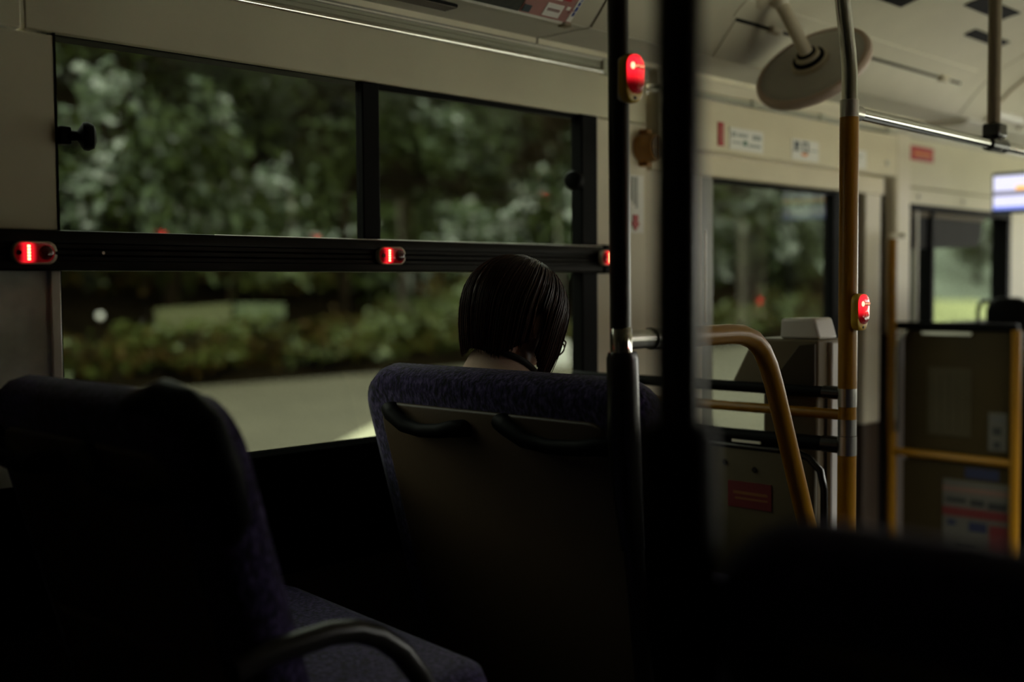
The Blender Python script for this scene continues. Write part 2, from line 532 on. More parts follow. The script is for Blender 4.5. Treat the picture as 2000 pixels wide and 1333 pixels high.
# hinged hatch let into the cove above the door
hp = [(y - 0.003, z - 0.003) for y, z in cove[0:3]] + [(1.722, 2.192)]
obj('hatch', MB().prism(sheet(hp, 0.004), 'x', 2.62, 4.05), 'ceiling_paint', cl, 0.001)
obj('hatch_gap', MB().prism([(1.722, 2.1895), (1.716, 2.1955), (1.722, 2.20), (1.728, 2.194)], 'x', 2.62, 4.03), 'black_frame', cl)
obj('hatch_frame', MB().prism(sheet([(1.716, 2.197), (1.70, 2.213), (1.672, 2.233)], 0.004), 'x', 2.60, 4.06), 'ceiling_paint', cl, 0.001)
for hx in (2.78, 3.86):
    obj('hatch_latch', B(hx, hx + 0.05, 1.705, 1.730, 2.183, 2.200), 'cream_metal', cl, 0.003)
# ribs, ad rails and black grilles of the front ceiling
for rx_ in (4.42, 4.75, 5.1):
    obj('rib', MB().prism(sheet([(y - 0.006, z - 0.008) for y, z in cove], 0.01), 'x', rx_, rx_ + 0.022), 'cream_metal', cl)


def cove_z(y):
    for (ya, za), (yb, zb) in zip(cove, cove[1:]):
        if yb <= y <= ya:
            return za + (zb - za) * (ya - y) / (ya - yb)
    return cove[-1][1]


for x0, x1, y0, y1 in ((2.98, 3.22, 1.455, 1.553), (3.44, 3.72, 1.400, 1.462), (3.70, 3.98, 1.532, 1.570)):
    gp_ = [(y1 + (y0 - y1) * i / 3, cove_z(y1 + (y0 - y1) * i / 3) - 0.003) for i in range(4)]
    obj('vent_grille', MB().prism(sheet(gp_, 0.006), 'x', x0, x1), 'black_plastic', cl)
obj('air_slot', MB().rslab(0.30, 0.045, 0.02, 0.012, 0.002, lambda u, v, n: (1.60 + u, 1.875 + v, 2.1045 + n)), 'black_plastic', cl)
for k in range(5):
    obj('slot_vane', B(1.46 + 0.0, 1.74, 1.858 + 0.0085 * k, 1.861 + 0.0085 * k, 2.101, 2.108), mat('slot_vane', (0.10, 0.08, 0.06), 0.5), cl)
# box of the front ceiling beside the display
fb = tag(obj('ceiling_box', MB().prism([(1.99, 2.085), (1.83, 2.085), (1.80, 2.10), (1.80, 2.125), (1.99, 2.125)], 'x', 4.30, 5.4), 'grey_soffit', None, 0.004), 'grey ledge box under the front cove beside the ribs', 'ceiling box')
tag(obj('roller_tube', MB().tube([(4.45, 1.79, 2.145), (5.25, 1.79, 2.145)], 0.028, 14), 'light_plastic'), 'pale tube lying along the front cove behind the overhead rail', 'tube')

# ------------------------------------------------------------------ floor, offside wall, front, rear
fl = struct('floor', 'dark bus floor with a raised platform under the seats', 'floor', (3.0, 0.85, 0.1))
obj('platform', B(X0, 2.20, YR, YL, 0.05, 0.45), 'dark_floor', fl)
obj('low_floor', B(2.20, X1, YR, YL, 0.05, 0.10), 'dark_floor', fl)

wr = struct('wall_right', 'offside wall of the bus with a row of windows', 'wall', (3.0, -0.33, 0.1))
obj('wall_panel', B(X0, X1, -0.38, -0.30, 0.1, 1.08), 'dark_floor', wr)
obj('header_panel', B(X0, 1.2, -0.38, -0.30, 1.93, 2.10), 'dark_floor', wr)  # unseen rear part coloured dark to cut bounced light
obj('header_panel', B(1.2, X1, -0.38, -0.30, 1.93, 2.10), 'beige_panel', wr)
PILL = [(X0, 2.48), (3.06, 3.24), (3.72, 3.86), (4.9, 5.05), (6.80, 7.05)]  # first span walled up, added to keep light off the rear seats
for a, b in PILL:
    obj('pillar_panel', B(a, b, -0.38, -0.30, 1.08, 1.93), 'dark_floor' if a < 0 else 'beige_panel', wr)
wf = struct('wall_front', 'front end of the bus below and above the windscreen', 'wall', (7.2, 0.85, 0.1))
obj('dash_panel', B(X1, X1 + 0.08, YR, YL, 0.1, 0.95), 'black_wall', wf)
obj('header_panel', B(X1, X1 + 0.08, YR, YL, 1.98, 2.42), 'beige_panel', wf)
obj('windscreen_pillar', B(X1, X1 + 0.08, 1.90, 2.06, 0.9, 2.0), 'black_frame', wf)
obj('windscreen_pillar', B(X1, X1 + 0.08, -0.38, -0.22, 0.9, 2.0), 'black_frame', wf)
wb = struct('wall_rear', 'closed rear end wall of the bus cabin', 'wall', (-1.0, 0.85, 0.1))
obj('rear_panel', B(X0 - 0.06, X0, -0.38, 2.06, 0.05, 2.42), 'dark_floor', wb)  # unseen end wall coloured dark to limit bounced light

# ------------------------------------------------------------------ seats
TILT = math.tan(R_(15.5))
BACK_H = 0.82


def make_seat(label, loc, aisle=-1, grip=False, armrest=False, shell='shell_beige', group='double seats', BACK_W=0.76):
    """double seat facing +x; aisle = side of the gangway in local y; back panel top edge at local x = 0, z = 0.875"""
    s = thing('double_seat', label, 'seat', loc, group=group)
    zt = 0.875

    def fr(u, v, n):       # u across, v from the centre of the back, n forward
        z = zt - BACK_H / 2 + v
        return (n * 0.965 - (z - zt) * TILT, u, z + n * 0.26)
    obj('backrest', MB().rslab(BACK_W, BACK_H, 0.085, 0.095, 0.034, lambda u, v, n: fr(u, v, n), True), 'seat_fabric', s, local=True, angle=80)
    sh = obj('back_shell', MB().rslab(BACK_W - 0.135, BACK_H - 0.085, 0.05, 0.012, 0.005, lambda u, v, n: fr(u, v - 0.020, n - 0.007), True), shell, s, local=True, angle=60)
    for yc, ln in ((0.160, 0.215), (-0.190, 0.270)):
        yc *= -aisle
        pth = []
        for q, st, dz in ((-0.5, 0.0, 0.020), (-0.48, 0.020, 0.020), (-0.40, 0.030, 0.014), (-0.24, 0.034, -0.006), (0, 0.035, -0.013), (0.26, 0.034, -0.009), (0.40, 0.030, -0.003), (0.48, 0.020, -0.002), (0.5, 0.0, -0.002)):
            z0 = zt - 0.098 + dz
            pth.append((-(z0 - zt) * TILT - st, yc - q * ln, z0))
        obj('grab_handle', MB().tube(pth, [0.017, 0.018, 0.017, 0.015, 0.014, 0.015, 0.017, 0.018, 0.017], 12), 'black_plastic', sh, local=True)
    # cushion: soft slab, slightly higher at the front
    obj('seat_cushion', MB().rslab(0.40, 0.75, 0.09, 0.13, 0.045, lambda u, v, n: (0.368 + u + 0.05 * (v / 0.375) * (u / 0.25 + 1) * 0.5, v - 0.015, 0.306 + n + 0.03 * (u / 0.5))), 'seat_fabric', s, local=True, angle=80)
    obj('seat_pan', B(0.22, 0.52, -BACK_W / 2 + 0.03, BACK_W / 2 - 0.03, 0.265, 0.295), 'black_plastic', s, 0.006, local=True)
    for py in (-0.23, 0.23):
        obj('leg', MB().box(0.27, 0.46, py - 0.03, py + 0.03, 0.0, 0.268), 'black_plastic', s, 0.006, local=True)
    if armrest:
        ya = aisle * (BACK_W / 2 + 0.03)
        pth = [(0.05, ya, 0.545), (0.10, ya, 0.556), (0.20, ya, 0.560), (0.245, ya, 0.554), (0.285, ya, 0.537), (0.325, ya, 0.506), (0.36, ya, 0.462), (0.39, ya, 0.40), (0.40, ya, 0.33)]
        obj('armrest', MB().tube(pth, 0.017, 14), mat('armrest_black', (0.008, 0.006, 0.005), 0.3, spec=0.3), s, local=True)
    if grip:
        ya = aisle
        w = BACK_W / 2
        pth = [fr(ya * (w - 0.20), BACK_H / 2 - 0.02, 0.03), fr(ya * (w - 0.165), BACK_H / 2 - 0.012, 0.03), fr(ya * (w - 0.085), BACK_H / 2 + 0.004, 0.03), fr(ya * (w - 0.04), BACK_H / 2 - 0.006, 0.03),
               fr(ya * (w - 0.005), BACK_H / 2 - 0.03, 0.03), fr(ya * (w + 0.012), BACK_H / 2 - 0.09, 0.03), fr(ya * (w + 0.006), BACK_H / 2 - 0.15, 0.03), fr(ya * (w - 0.02), BACK_H / 2 - 0.18, 0.03)]
        obj('shoulder_grip', MB().tube(pth, [0.016, 0.022, 0.026, 0.027, 0.027, 0.026, 0.022, 0.016], 14), 'black_plastic', s, local=True)
    return s


seat_woman = make_seat('navy fabric double seat occupied by the woman, with a pole on its corner', (1.515, 1.570, 0.445))
seat_left = make_seat('navy fabric double seat with black shoulder grip, behind the occupied seat', (0.728, 1.615, 0.468), grip=True, armrest=True, BACK_W=0.66)
seat_right = make_seat('navy fabric seat across the gangway beside the black pole', (0.735, 0.155, 0.425), aisle=1)

# ------------------------------------------------------------------ stop buttons
def lens_mat(name, centre, falloff, strength):
    m = bpy.data.materials.new(name)
    m.use_nodes = True
    n, l = m.node_tree.nodes, m.node_tree.links
    b = n['Principled BSDF']
    b.inputs['Base Color'].default_value = (0.10, 0.002, 0.004, 1)
    b.inputs['Roughness'].default_value = 0.15
    b.inputs['Coat Weight'].default_value = 0.6
    tc = n.new('ShaderNodeTexCoord')
    mp = n.new('ShaderNodeMapping')
    mp.inputs['Location'].default_value = (-centre[0] / falloff[0], -centre[1] / falloff[1], -centre[2] / falloff[2])
    mp.inputs['Scale'].default_value = (1 / falloff[0], 1 / falloff[1], 1 / falloff[2])
    l.new(tc.outputs['Object'], mp.inputs['Vector'])
    ln = n.new('ShaderNodeVectorMath')
    ln.operation = 'LENGTH'
    l.new(mp.outputs[0], ln.inputs[0])
    mr = n.new('ShaderNodeMapRange')
    mr.interpolation_type = 'SMOOTHSTEP'
    mr.inputs['From Min'].default_value = 1.0
    mr.inputs['From Max'].default_value = 0.0
    mr.inputs['To Min'].default_value = 0.02
    mr.inputs['To Max'].default_value = strength
    l.new(ln.outputs['Value'], mr.inputs['Value'])
    b.inputs['Emission Color'].default_value = (1.0, 0.012, 0.022, 1)
    l.new(mr.outputs[0], b.inputs['Emission Strength'])
    MATS[name] = m
    return m


lens_mat('lens_wide', (-0.016, 0, 0), (0.017, 0.2, 0.06), 0.7)
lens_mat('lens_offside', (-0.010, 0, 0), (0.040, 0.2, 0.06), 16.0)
lens_mat('lens_tall', (0, 0, 0.020), (0.2, 0.2, 0.034), 1.1)
emit_mat('led_core', (1.0, 0.28, 0.10), 4.0)
emit_mat('led_soft', (1.0, 0.30, 0.16), 1.6)


def make_rail_button(label, loc, group='stop buttons on the window rail', lens='lens_wide'):
    s = thing('stop_button', label, 'stop button', loc, group=group)
    w, h = 0.078, 0.040
    obj('housing', MB().rslab(w, h, 0.017, 0.014, 0.003, lambda u, v, n: (u, -n, v)), 'ivory_plastic', s, local=True)
    ln = obj('lens', MB().rslab(w - 0.010, h - 0.007, 0.015, 0.010, 0.006, lambda u, v, n: (u - 0.003, -0.012 - n, v)), lens, s, local=True, angle=70)
    obj('push_disc', MB().lathe((0.014, -0.0215, 0), (0, -1, 0), [(0, 0.0125), (0.002, 0.0125), (0.0035, 0.010), (0.0038, 0.001)], 20), mat('lens_dark', (0.10, 0.003, 0.006), 0.15, var=0.05), s, local=True)
    obj('notch', MB().lathe((-0.032, -0.0205, 0), (0, -1, 0), [(0, 0.005), (0.003, 0.0045)], 12), mat('lens_dark', (0.10, 0.003, 0.006)), s, local=True)
    mb = MB()
    for k in range(5):
        mb.box(-0.0172, -0.0132, -0.0236, -0.0218, -0.0128 + 0.0054 * k, -0.0088 + 0.0054 * k)
    obj('lit_letters', mb, 'led_core', ln, local=True)
    obj('screw_slot', B(0.0345, 0.0385, -0.0150, -0.013, -0.003, 0.003), 'black_plastic', s, local=True)
    return s


def make_pole_button(label, loc, rot, base='ochre_plastic', group='stop buttons on poles', clamp='light_plastic', clamp_w=0.034):
    """faces local -y, stands upright, clamps round a pole behind it"""
    s = thing('stop_button', label, 'stop button', loc, (0, 0, rot), group)
    w, h = 0.040, 0.078
    obj('clamp', MB().rslab(clamp_w, h * 0.96, 0.008, 0.030, 0.004, lambda u, v, n: (u + 0.006, 0.012 - n, v)), clamp, s, local=True)
    obj('housing', MB().rslab(0.046, h, 0.020, 0.018, 0.004, lambda u, v, n: (u, -0.010 - n, v)), base, s, local=True, angle=60)
    ln = obj('lens', MB().rslab(w, h * 0.80, 0.019, 0.014, 0.009, lambda u, v, n: (u, -0.022 - n, v + 0.006)), 'lens_tall', s, local=True, angle=75)
    obj('letter_plate', B(-0.010, 0.012, -0.0366, -0.0358, 0.0135, 0.0215), mat('lens_dark', (0.10, 0.003, 0.006)), ln, local=True)
    fc = bpy.data.curves.new('lit_letters', 'FONT')
    fc.body = 'とまります'
    fc.size = 0.0052
    fc.align_x, fc.align_y = 'CENTER', 'CENTER'
    fc.materials.append(MATS['led_soft'])
    tmp = bpy.data.objects.new('tmp_letters', fc)
    COL.objects.link(tmp)
    bpy.context.view_layer.update()
    lme = bpy.data.meshes.new_from_object(tmp.evaluated_get(bpy.context.evaluated_depsgraph_get()))
    bpy.data.objects.remove(tmp)
    fo = bpy.data.objects.new('lit_letters', lme)
    COL.objects.link(fo)
    fo.parent = ln
    fo.location = (0.001, -0.0369, 0.0175)
    fo.rotation_euler = (R_(90), 0, 0)
    obj('led', MB().ball((-0.0135, -0.0345, 0.0175), (0.004, 0.003, 0.0055), 12, 8), 'led_soft', ln, local=True)
    obj('push_disc', MB().lathe((0.0, -0.0352, -0.008), (0, -1, 0), [(0, 0.0115), (0.0010, 0.0112), (0.0014, 0.009), (0.0015, 0.001)], 20), 'lens_tall', s, local=True)
    obj('screw_slot', MB().lathe((0, -0.0275, -h / 2 + 0.007), (0, -1, 0), [(0, 0.003), (0.0015, 0.0028)], 10), 'black_plastic', s, local=True)
    return s


make_rail_button('lit red stop button in the middle of the black window rail', (1.640, 1.979, 1.5645))
make_rail_button('lit red stop button on the rail over the satin pillar', (0.848, 1.979, 1.5595))
make_rail_button('lit red stop button at the rail end beside the dark pole', (2.383, 1.967, 1.568))
make_pole_button('lit red stop button high on the dark pole above the occupied seat', (1.488, 1.197, 1.832), 0)
make_pole_button('lit red stop button on the yellow pole beside the door', (2.250, 1.190, 1.436), 0, clamp='yellow_coat', clamp_w=0.030)
# the offside wall has its own buttons: they show as red points in the window glass
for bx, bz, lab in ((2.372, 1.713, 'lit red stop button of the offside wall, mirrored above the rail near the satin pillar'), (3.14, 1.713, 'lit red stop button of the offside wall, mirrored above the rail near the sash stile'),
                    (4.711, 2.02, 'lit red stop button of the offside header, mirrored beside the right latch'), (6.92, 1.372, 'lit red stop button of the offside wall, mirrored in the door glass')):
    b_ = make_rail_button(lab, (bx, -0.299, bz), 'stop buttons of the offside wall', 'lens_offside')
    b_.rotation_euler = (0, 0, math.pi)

# ------------------------------------------------------------------ poles and rails
ra = thing('grab_pole', 'dark brown grab pole rising from the corner of the occupied seat', 'pole', (1.500, 1.206, 1.0), group='upright poles')
obj('pole', MB().tube([(1.495, 1.206, 1.425), (1.487, 1.206, 2.37)], 0.0175, 20), 'dark_pole', ra)
obj('joint', MB().lathe((1.497, 1.206, 1.36), (-0.008, 0, 1), [(0, 0.0185), (0.066, 0.0185), (0.068, 0.017)], 20), 'chrome', ra)
obj('tee_stub', MB().tube([(1.50, 1.206, 1.406), (1.62, 1.206, 1.405)], [0.0165, 0.0165], 16), 'satin_metal', ra)
obj('tee_collar', MB().tube([(1.575, 1.206, 1.4055), (1.600, 1.206, 1.405)], 0.0195, 16), 'satin_metal', ra)
obj('sleeve', MB().tube([(1.525, 1.204, 1.05), (1.512, 1.205, 1.14), (1.503, 1.206, 1.24), (1.500, 1.206, 1.375), (1.4995, 1.206, 1.386)], [0.020, 0.025, 0.0285, 0.0268, 0.0235], 20), 'dark_sleeve', ra)
obj('lower_post', MB().tube([(1.525, 1.204, 1.06), (1.60, 1.204, 0.45)], 0.017, 14), 'dark_pole', ra)
obj('ceiling_flange', MB().lathe((1.487, 1.206, 2.34), (0, 0, 1), [(0, 0.02), (0.012, 0.035), (0.03, 0.036)], 20), 'chrome', ra)

rb = thing('grab_pole', 'thick black pole in the gangway on the corner of the right seat', 'pole', (0.734, 0.535, 0.9), group='upright poles')
obj('pole', MB().tube([(0.736, 0.536, 1.385), (0.733, 0.533, 2.375)], 0.0195, 20), 'dark_pole', rb)
obj('sleeve', MB().tube([(0.758, 0.533, 1.05), (0.745, 0.534, 1.14), (0.736, 0.536, 1.24), (0.735, 0.536, 1.378), (0.735, 0.536, 1.390)], [0.022, 0.028, 0.033, 0.031, 0.027], 20), mat('matte_sleeve', (0.006, 0.005, 0.004), 0.6, spec=0.06), rb)
obj('lower_post', MB().tube([(0.758, 0.533, 1.06), (0.82, 0.533, 0.45)], 0.017, 14), 'dark_pole', rb)

PX, PY = 2.25, 1.197
rc = thing('grab_pole', 'yellow coated grab pole with chrome top beside the middle door', 'pole', (PX, PY, 0.1), group='upright poles')
tl = (-0.010, 0.010)
obj('chrome_top', MB().tube([(PX, PY, 1.845), (PX, PY, 1.94), (PX + tl[0] * 0.25, PY + tl[1] * 0.25, 1.985), (PX + tl[0] * 1.6, PY + tl[1] * 1.6, 2.15), (PX + tl[0] * 3, PY + tl[1] * 3, 2.36)], 0.0165, 20), 'chrome', rc)
obj('upper_collar', MB().tube([(PX, PY, 1.843), (PX, PY, 1.882)], 0.0195, 20), 'satin_metal', rc)
obj('yellow_sleeve', MB().tube([(PX, PY, 1.273), (PX, PY, 1.846)], 0.0200, 20), 'yellow_coat', rc)
obj('joint', MB().tube([(PX, PY, 1.234), (PX, PY, 1.273)], 0.0198, 20), 'satin_metal', rc)
obj('yellow_band', MB().tube([(PX, PY, 1.207), (PX, PY, 1.234)], 0.0190, 20), 'yellow_coat', rc)
obj('joint', MB().tube([(PX, PY, 1.172), (PX, PY, 1.207)], 0.0195, 20), 'satin_metal', rc)
obj('joint', MB().tube([(PX, PY, 1.130), (PX, PY, 1.171)], 0.0203, 20), 'satin_metal', rc)
obj('yellow_sleeve', MB().tube([(PX, PY, 0.10), (PX, PY, 1.130)], 0.0198, 20), 'yellow_coat', rc)

ro = thing('overhead_rail', 'chrome overhead handrail running forward from the yellow pole', 'handrail', (3.2, PY, 1.85))
obj('rail', MB().tube([(2.255, PY, 1.858), (3.0, PY, 1.851), (4.0, PY, 1.846), (6.4, PY, 1.84)], 0.0135, 18), 'chrome', ro)
obj('rail_socket', MB().tube([(2.262, PY, 1.858), (2.292, PY, 1.8577)], 0.016, 16), 'satin_metal', ro)

rd = thing('rail_hanger', 'dark bronze hanger holding the overhead rail from the ceiling', 'hanger', (3.02, PY, 1.83))
obj('hanger_pole', MB().tube([(3.02, PY + 0.004, 1.88), (3.02, PY + 0.004, 2.365)], 0.0165, 18), mat('bronze_pole', (0.16, 0.13, 0.09), 0.35, metal=0.7), rd)
obj('clamp', MB().box(2.992, 3.048, PY - 0.022, PY + 0.024, 1.868, 1.905), 'dark_sleeve', rd, 0.006)
obj('rail_tee', MB().tube([(2.975, PY, 1.8512), (3.075, PY, 1.8508)], 0.019, 16).tube([(3.02, PY, 1.835), (3.02, PY, 1.885)], 0.017, 16), 'dark_sleeve', rd)

# yellow handrail along the gangway side of the occupied seat
yr = thing('seat_handrail', 'yellow handrail bending down beside the occupied seat', 'handrail', (2.0, 1.215, 0.45))
Yh = 1.215
obj('tube', MB().tube([(1.60, Yh, 1.404), (1.74, Yh, 1.4035), (1.83, Yh, 1.4035), (1.872, Yh, 1.401), (1.912, Yh, 1.390), (1.942, Yh, 1.369), (1.966, Yh, 1.338), (1.986, Yh, 1.300), (2.003, Yh, 1.262), (2.066, Yh, 1.115), (2.120, Yh, 0.99), (2.213, Yh, 0.775), (2.34, Yh, 0.47)], 0.0190, 20), 'yellow_coat', yr)

# guard between the occupied seat and the door step: three bars, a panel and its frame
gd = thing('guard_rail', 'guard of black and yellow bars over a panel behind the door step', 'guard rail', (PX, 1.6, 0.45))
obj('black_bar', MB().tube([(PX, PY + 0.015, 1.262), (PX, 1.97, 1.262)], 0.0125, 16), 'black_plastic', gd)
obj('bar_socket', MB().tube([(PX, PY + 0.012, 1.262), (PX, PY + 0.055, 1.262)], 0.0145, 16), 'dark_sleeve', gd)
obj('yellow_bar', MB().tube([(PX, PY + 0.015, 1.2155), (PX, 1.97, 1.2155)], 0.0115, 16), 'yellow_coat', gd)
obj('black_bar', MB().tube([(PX, PY + 0.015, 1.150), (PX, 1.97, 1.146)], 0.0165, 16), 'black_plastic', gd)
obj('bar_socket', MB().tube([(PX, PY + 0.012, 1.150), (PX, PY + 0.055, 1.150)], 0.0185, 16), 'dark_sleeve', gd)
gp = obj('panel', MB().rslab(0.70, 0.66, 0.05, 0.016, 0.004, lambda u, v, n: (PX + 0.0 - 0.008 + n, 1.62 + u, 0.80 + v)), mat('guard_panel', (0.080, 0.064, 0.034), 0.5, spec=0.15), gd)
obj('bolt', MB().lathe((PX - 0.009, 1.50, 1.085), (-1, 0, 0), [(0, 0.007), (0.004, 0.005)], 12), 'dark_sleeve', gp)
obj('bolt', MB().lathe((PX - 0.009, 1.42, 1.075), (-1, 0, 0), [(0, 0.007), (0.004, 0.005)], 12), 'dark_sleeve', gp)
obj('panel_frame', MB().tube([(PX - 0.004, 1.90, 1.128), (PX - 0.004, 1.32, 1.125), (PX - 0.004, 1.285, 1.115), (PX - 0.004, 1.258, 1.09), (PX - 0.004, 1.248, 1.05), (PX - 0.004, 1.246, 0.46)], 0.008, 12), 'dark_sleeve', gd)
obj('bar_highlight', B(PX - 0.018, PX - 0.012, 1.40, 1.475, 1.136, 1.142), 'bright_strip', gd)  # pale strip paints a highlight along the lower black bar
rs = thing('red_sticker', 'dark red notice sticker with yellow lines on the guard panel', 'sticker', (PX - 0.009, 1.43, 1.0))
obj('sheet', B(PX - 0.0105, PX - 0.0088, 1.375, 1.490, 0.985, 1.045), mat('dull_red', (0.12, 0.006, 0.008), 0.5), rs)
obj('print_line', B(PX - 0.0112, PX - 0.0104, 1.385, 1.475, 1.016, 1.022), mat('dull_orange', (0.20, 0.08, 0.015), 0.5), rs)
obj('print_line', B(PX - 0.0112, PX - 0.0104, 1.385, 1.47, 1.004, 1.008), mat('dull_orange', (0.20, 0.08, 0.015)), rs)

# ticket machine standing against the guard
tm = thing('ticket_machine', 'grey ticket machine with a sloped head against the guard bars', 'ticket machine', (2.34, 1.38, 0.1))
obj('head', MB().prism([(1.515, 1.248), (1.515, 1.262), (1.455, 1.372), (1.288, 1.372), (1.288, 1.240)], 'x', 2.288, 2.42), 'grey_plastic', tm, 0.005)
obj('wedge', MB().prism([(1.425, 1.245), (1.330, 1.360), (1.292, 1.364), (1.292, 1.245)], 'x', 2.278, 2.29), mat('machine_dark', (0.045, 0.034, 0.022), 0.5, spec=0.1), tm, 0.002)
obj('column', B(2.30, 2.42, 1.295, 1.435, 0.10, 1.245), 'grey_plastic', tm, 0.006)
obj('side_strip', B(2.33, 2.43, 1.276, 1.290, 0.6, 1.366), 'light_plastic', tm, 0.004)
obj('top_unit', MB().prism([(1.392, 1.372), (1.390, 1.418), (1.305, 1.420), (1.290, 1.372)], 'x', 2.30, 2.38), 'light_plastic', tm, 0.006)
obj('lock', MB().lathe((2.287, 1.485, 1.262), (-1, 0, 0), [(0, 0.006), (0.004, 0.005)], 12), 'black_plastic', tm)

# ------------------------------------------------------------------ partition of the front compartment
FX = 4.15
fp = thing('front_partition', 'dim beige partition panel between yellow posts ahead of the door', 'partition', (FX, 1.75, 0.1))
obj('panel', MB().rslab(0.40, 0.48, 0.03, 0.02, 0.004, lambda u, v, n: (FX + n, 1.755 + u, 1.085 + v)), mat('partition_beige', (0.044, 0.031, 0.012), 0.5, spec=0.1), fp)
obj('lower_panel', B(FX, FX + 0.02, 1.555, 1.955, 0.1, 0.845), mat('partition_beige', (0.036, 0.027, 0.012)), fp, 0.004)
obj('top_bar', B(FX - 0.012, FX + 0.03, 1.545, 1.985, 1.322, 1.352), 'black_plastic', fp, 0.008)
obj('top_strip', B(FX - 0.014, FX - 0.008, 1.70, 1.88, 1.308, 1.318), 'satin_metal', fp)
obj('yellow_bar', MB().tube([(FX - 0.01, 1.545, 0.868), (FX - 0.01, 1.985, 0.872)], 0.014, 14), 'yellow_coat', fp)
po = obj('post', MB().tube([(FX - 0.01, 1.990, 0.10), (FX - 0.01, 2.002 - 0.006, 1.660)], 0.0165, 16), 'yellow_coat', fp)
obj('post_cap', MB().lathe((FX - 0.01, 1.996, 1.658), (0, 0, 1), [(0, 0.019), (0.014, 0.019), (0.018, 0.014)], 16).tube([(FX - 0.01, 1.996, 1.668), (FX + 0.01, 1.96, 1.670)], 0.010, 10), 'bright_strip', po)
obj('post', MB().tube([(FX - 0.01, 1.545, 0.10), (FX - 0.01, 1.545, 1.33)], 0.0165, 16), 'yellow_coat', fp)
obj('chrome_loop', MB().tube([(FX - 0.03, 1.930, 1.318), (FX - 0.035, 1.955, 1.295), (FX - 0.035, 1.962, 1.255), (FX - 0.035, 1.962, 0.95)], 0.009, 10), 'chrome', fp)
obj('notice_pocket', B(FX - 0.006, FX, 1.70, 1.86, 0.945, 1.19), mat('pocket_clear', (0.06, 0.048, 0.024), 0.4, spec=0.15), fp, 0.002)
for k in range(5):
    obj('pocket_rib', B(FX - 0.009, FX - 0.005, 1.715 + 0.032 * k, 1.722 + 0.032 * k, 0.96, 1.17), mat('pocket_clear', (0.05, 0.043, 0.025)), fp)


def notice(name, label, x, y0, y1, z0, z1, base, marks, cat='notice', group=None):
    s = thing(name, label, cat, (x, (y0 + y1) / 2, z0), group=group)
    obj('sheet', B(x - 0.002, x, y0, y1, z0, z1), base, s)
    for (a, b, c, d, m) in marks:     # fractions across (from the wall side) and up
        obj('print', B(x - 0.0035, x - 0.002, y1 - (y1 - y0) * b, y1 - (y1 - y0) * a, z0 + (z1 - z0) * c, z0 + (z1 - z0) * d), m, s)
    return s


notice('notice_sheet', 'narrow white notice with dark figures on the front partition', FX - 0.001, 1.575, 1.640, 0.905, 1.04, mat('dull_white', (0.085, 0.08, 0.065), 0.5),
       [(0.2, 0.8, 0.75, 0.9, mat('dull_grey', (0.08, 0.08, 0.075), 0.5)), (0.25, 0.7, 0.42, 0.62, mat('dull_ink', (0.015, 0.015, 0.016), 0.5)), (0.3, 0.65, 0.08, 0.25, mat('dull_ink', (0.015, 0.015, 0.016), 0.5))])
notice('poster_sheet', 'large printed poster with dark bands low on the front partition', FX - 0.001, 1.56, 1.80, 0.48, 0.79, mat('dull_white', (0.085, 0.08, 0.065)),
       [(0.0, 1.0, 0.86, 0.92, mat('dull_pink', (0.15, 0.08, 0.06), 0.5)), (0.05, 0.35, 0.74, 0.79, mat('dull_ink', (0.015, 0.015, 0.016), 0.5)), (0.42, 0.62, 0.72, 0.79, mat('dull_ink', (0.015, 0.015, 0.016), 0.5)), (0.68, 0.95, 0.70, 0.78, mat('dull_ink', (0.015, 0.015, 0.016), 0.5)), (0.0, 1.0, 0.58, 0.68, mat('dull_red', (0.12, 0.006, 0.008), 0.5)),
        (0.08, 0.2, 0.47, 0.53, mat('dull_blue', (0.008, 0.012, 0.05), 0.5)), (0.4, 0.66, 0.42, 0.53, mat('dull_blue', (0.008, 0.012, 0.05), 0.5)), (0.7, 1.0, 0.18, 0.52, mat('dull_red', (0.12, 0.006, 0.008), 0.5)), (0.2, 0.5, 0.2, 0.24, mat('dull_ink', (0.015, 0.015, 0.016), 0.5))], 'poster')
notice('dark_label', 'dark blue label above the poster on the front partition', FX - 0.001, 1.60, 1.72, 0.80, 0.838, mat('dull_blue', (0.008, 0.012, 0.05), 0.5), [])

for o_ in [o for o in COL.objects if o.name.startswith(('front_partition', 'notice_sheet', 'poster_sheet', 'dark_label')) and o.type == 'EMPTY']:
    o_.location.x -= 0.11
    o_.location.y -= 0.030

# headrest and arched grip of the seat behind the partition
fs = thing('front_seat', 'black headrest with an arched grip behind the front partition', 'seat', (4.62, 1.79, 0.1))
obj('headrest', MB().rslab(0.17, 0.22, 0.06, 0.07, 0.025, lambda u, v, n: (4.60 + n, 1.775 + u, 1.325 + v)), 'black_plastic', fs, angle=70)
obj('backrest', MB().rslab(0.30, 0.60, 0.05, 0.09, 0.03, lambda u, v, n: (4.60 + n, 1.775 + u, 0.95 + v)), 'black_plastic', fs, angle=70)
obj('base', B(4.60, 4.95, 1.66, 1.90, 0.1, 0.68), 'black_plastic', fs, 0.02)
obj('arched_grip', MB().tube([(4.62, 1.885, 1.30), (4.62, 1.890, 1.36)] + [(4.62, 1.86 + 0.03 * math.cos(R_(a)), 1.375 + 0.045 * math.sin(R_(a))) for a in (0, 30, 60, 90, 120, 150)] + [(4.62, 1.825, 1.36)], 0.0085, 12), 'dark_sleeve', fs)

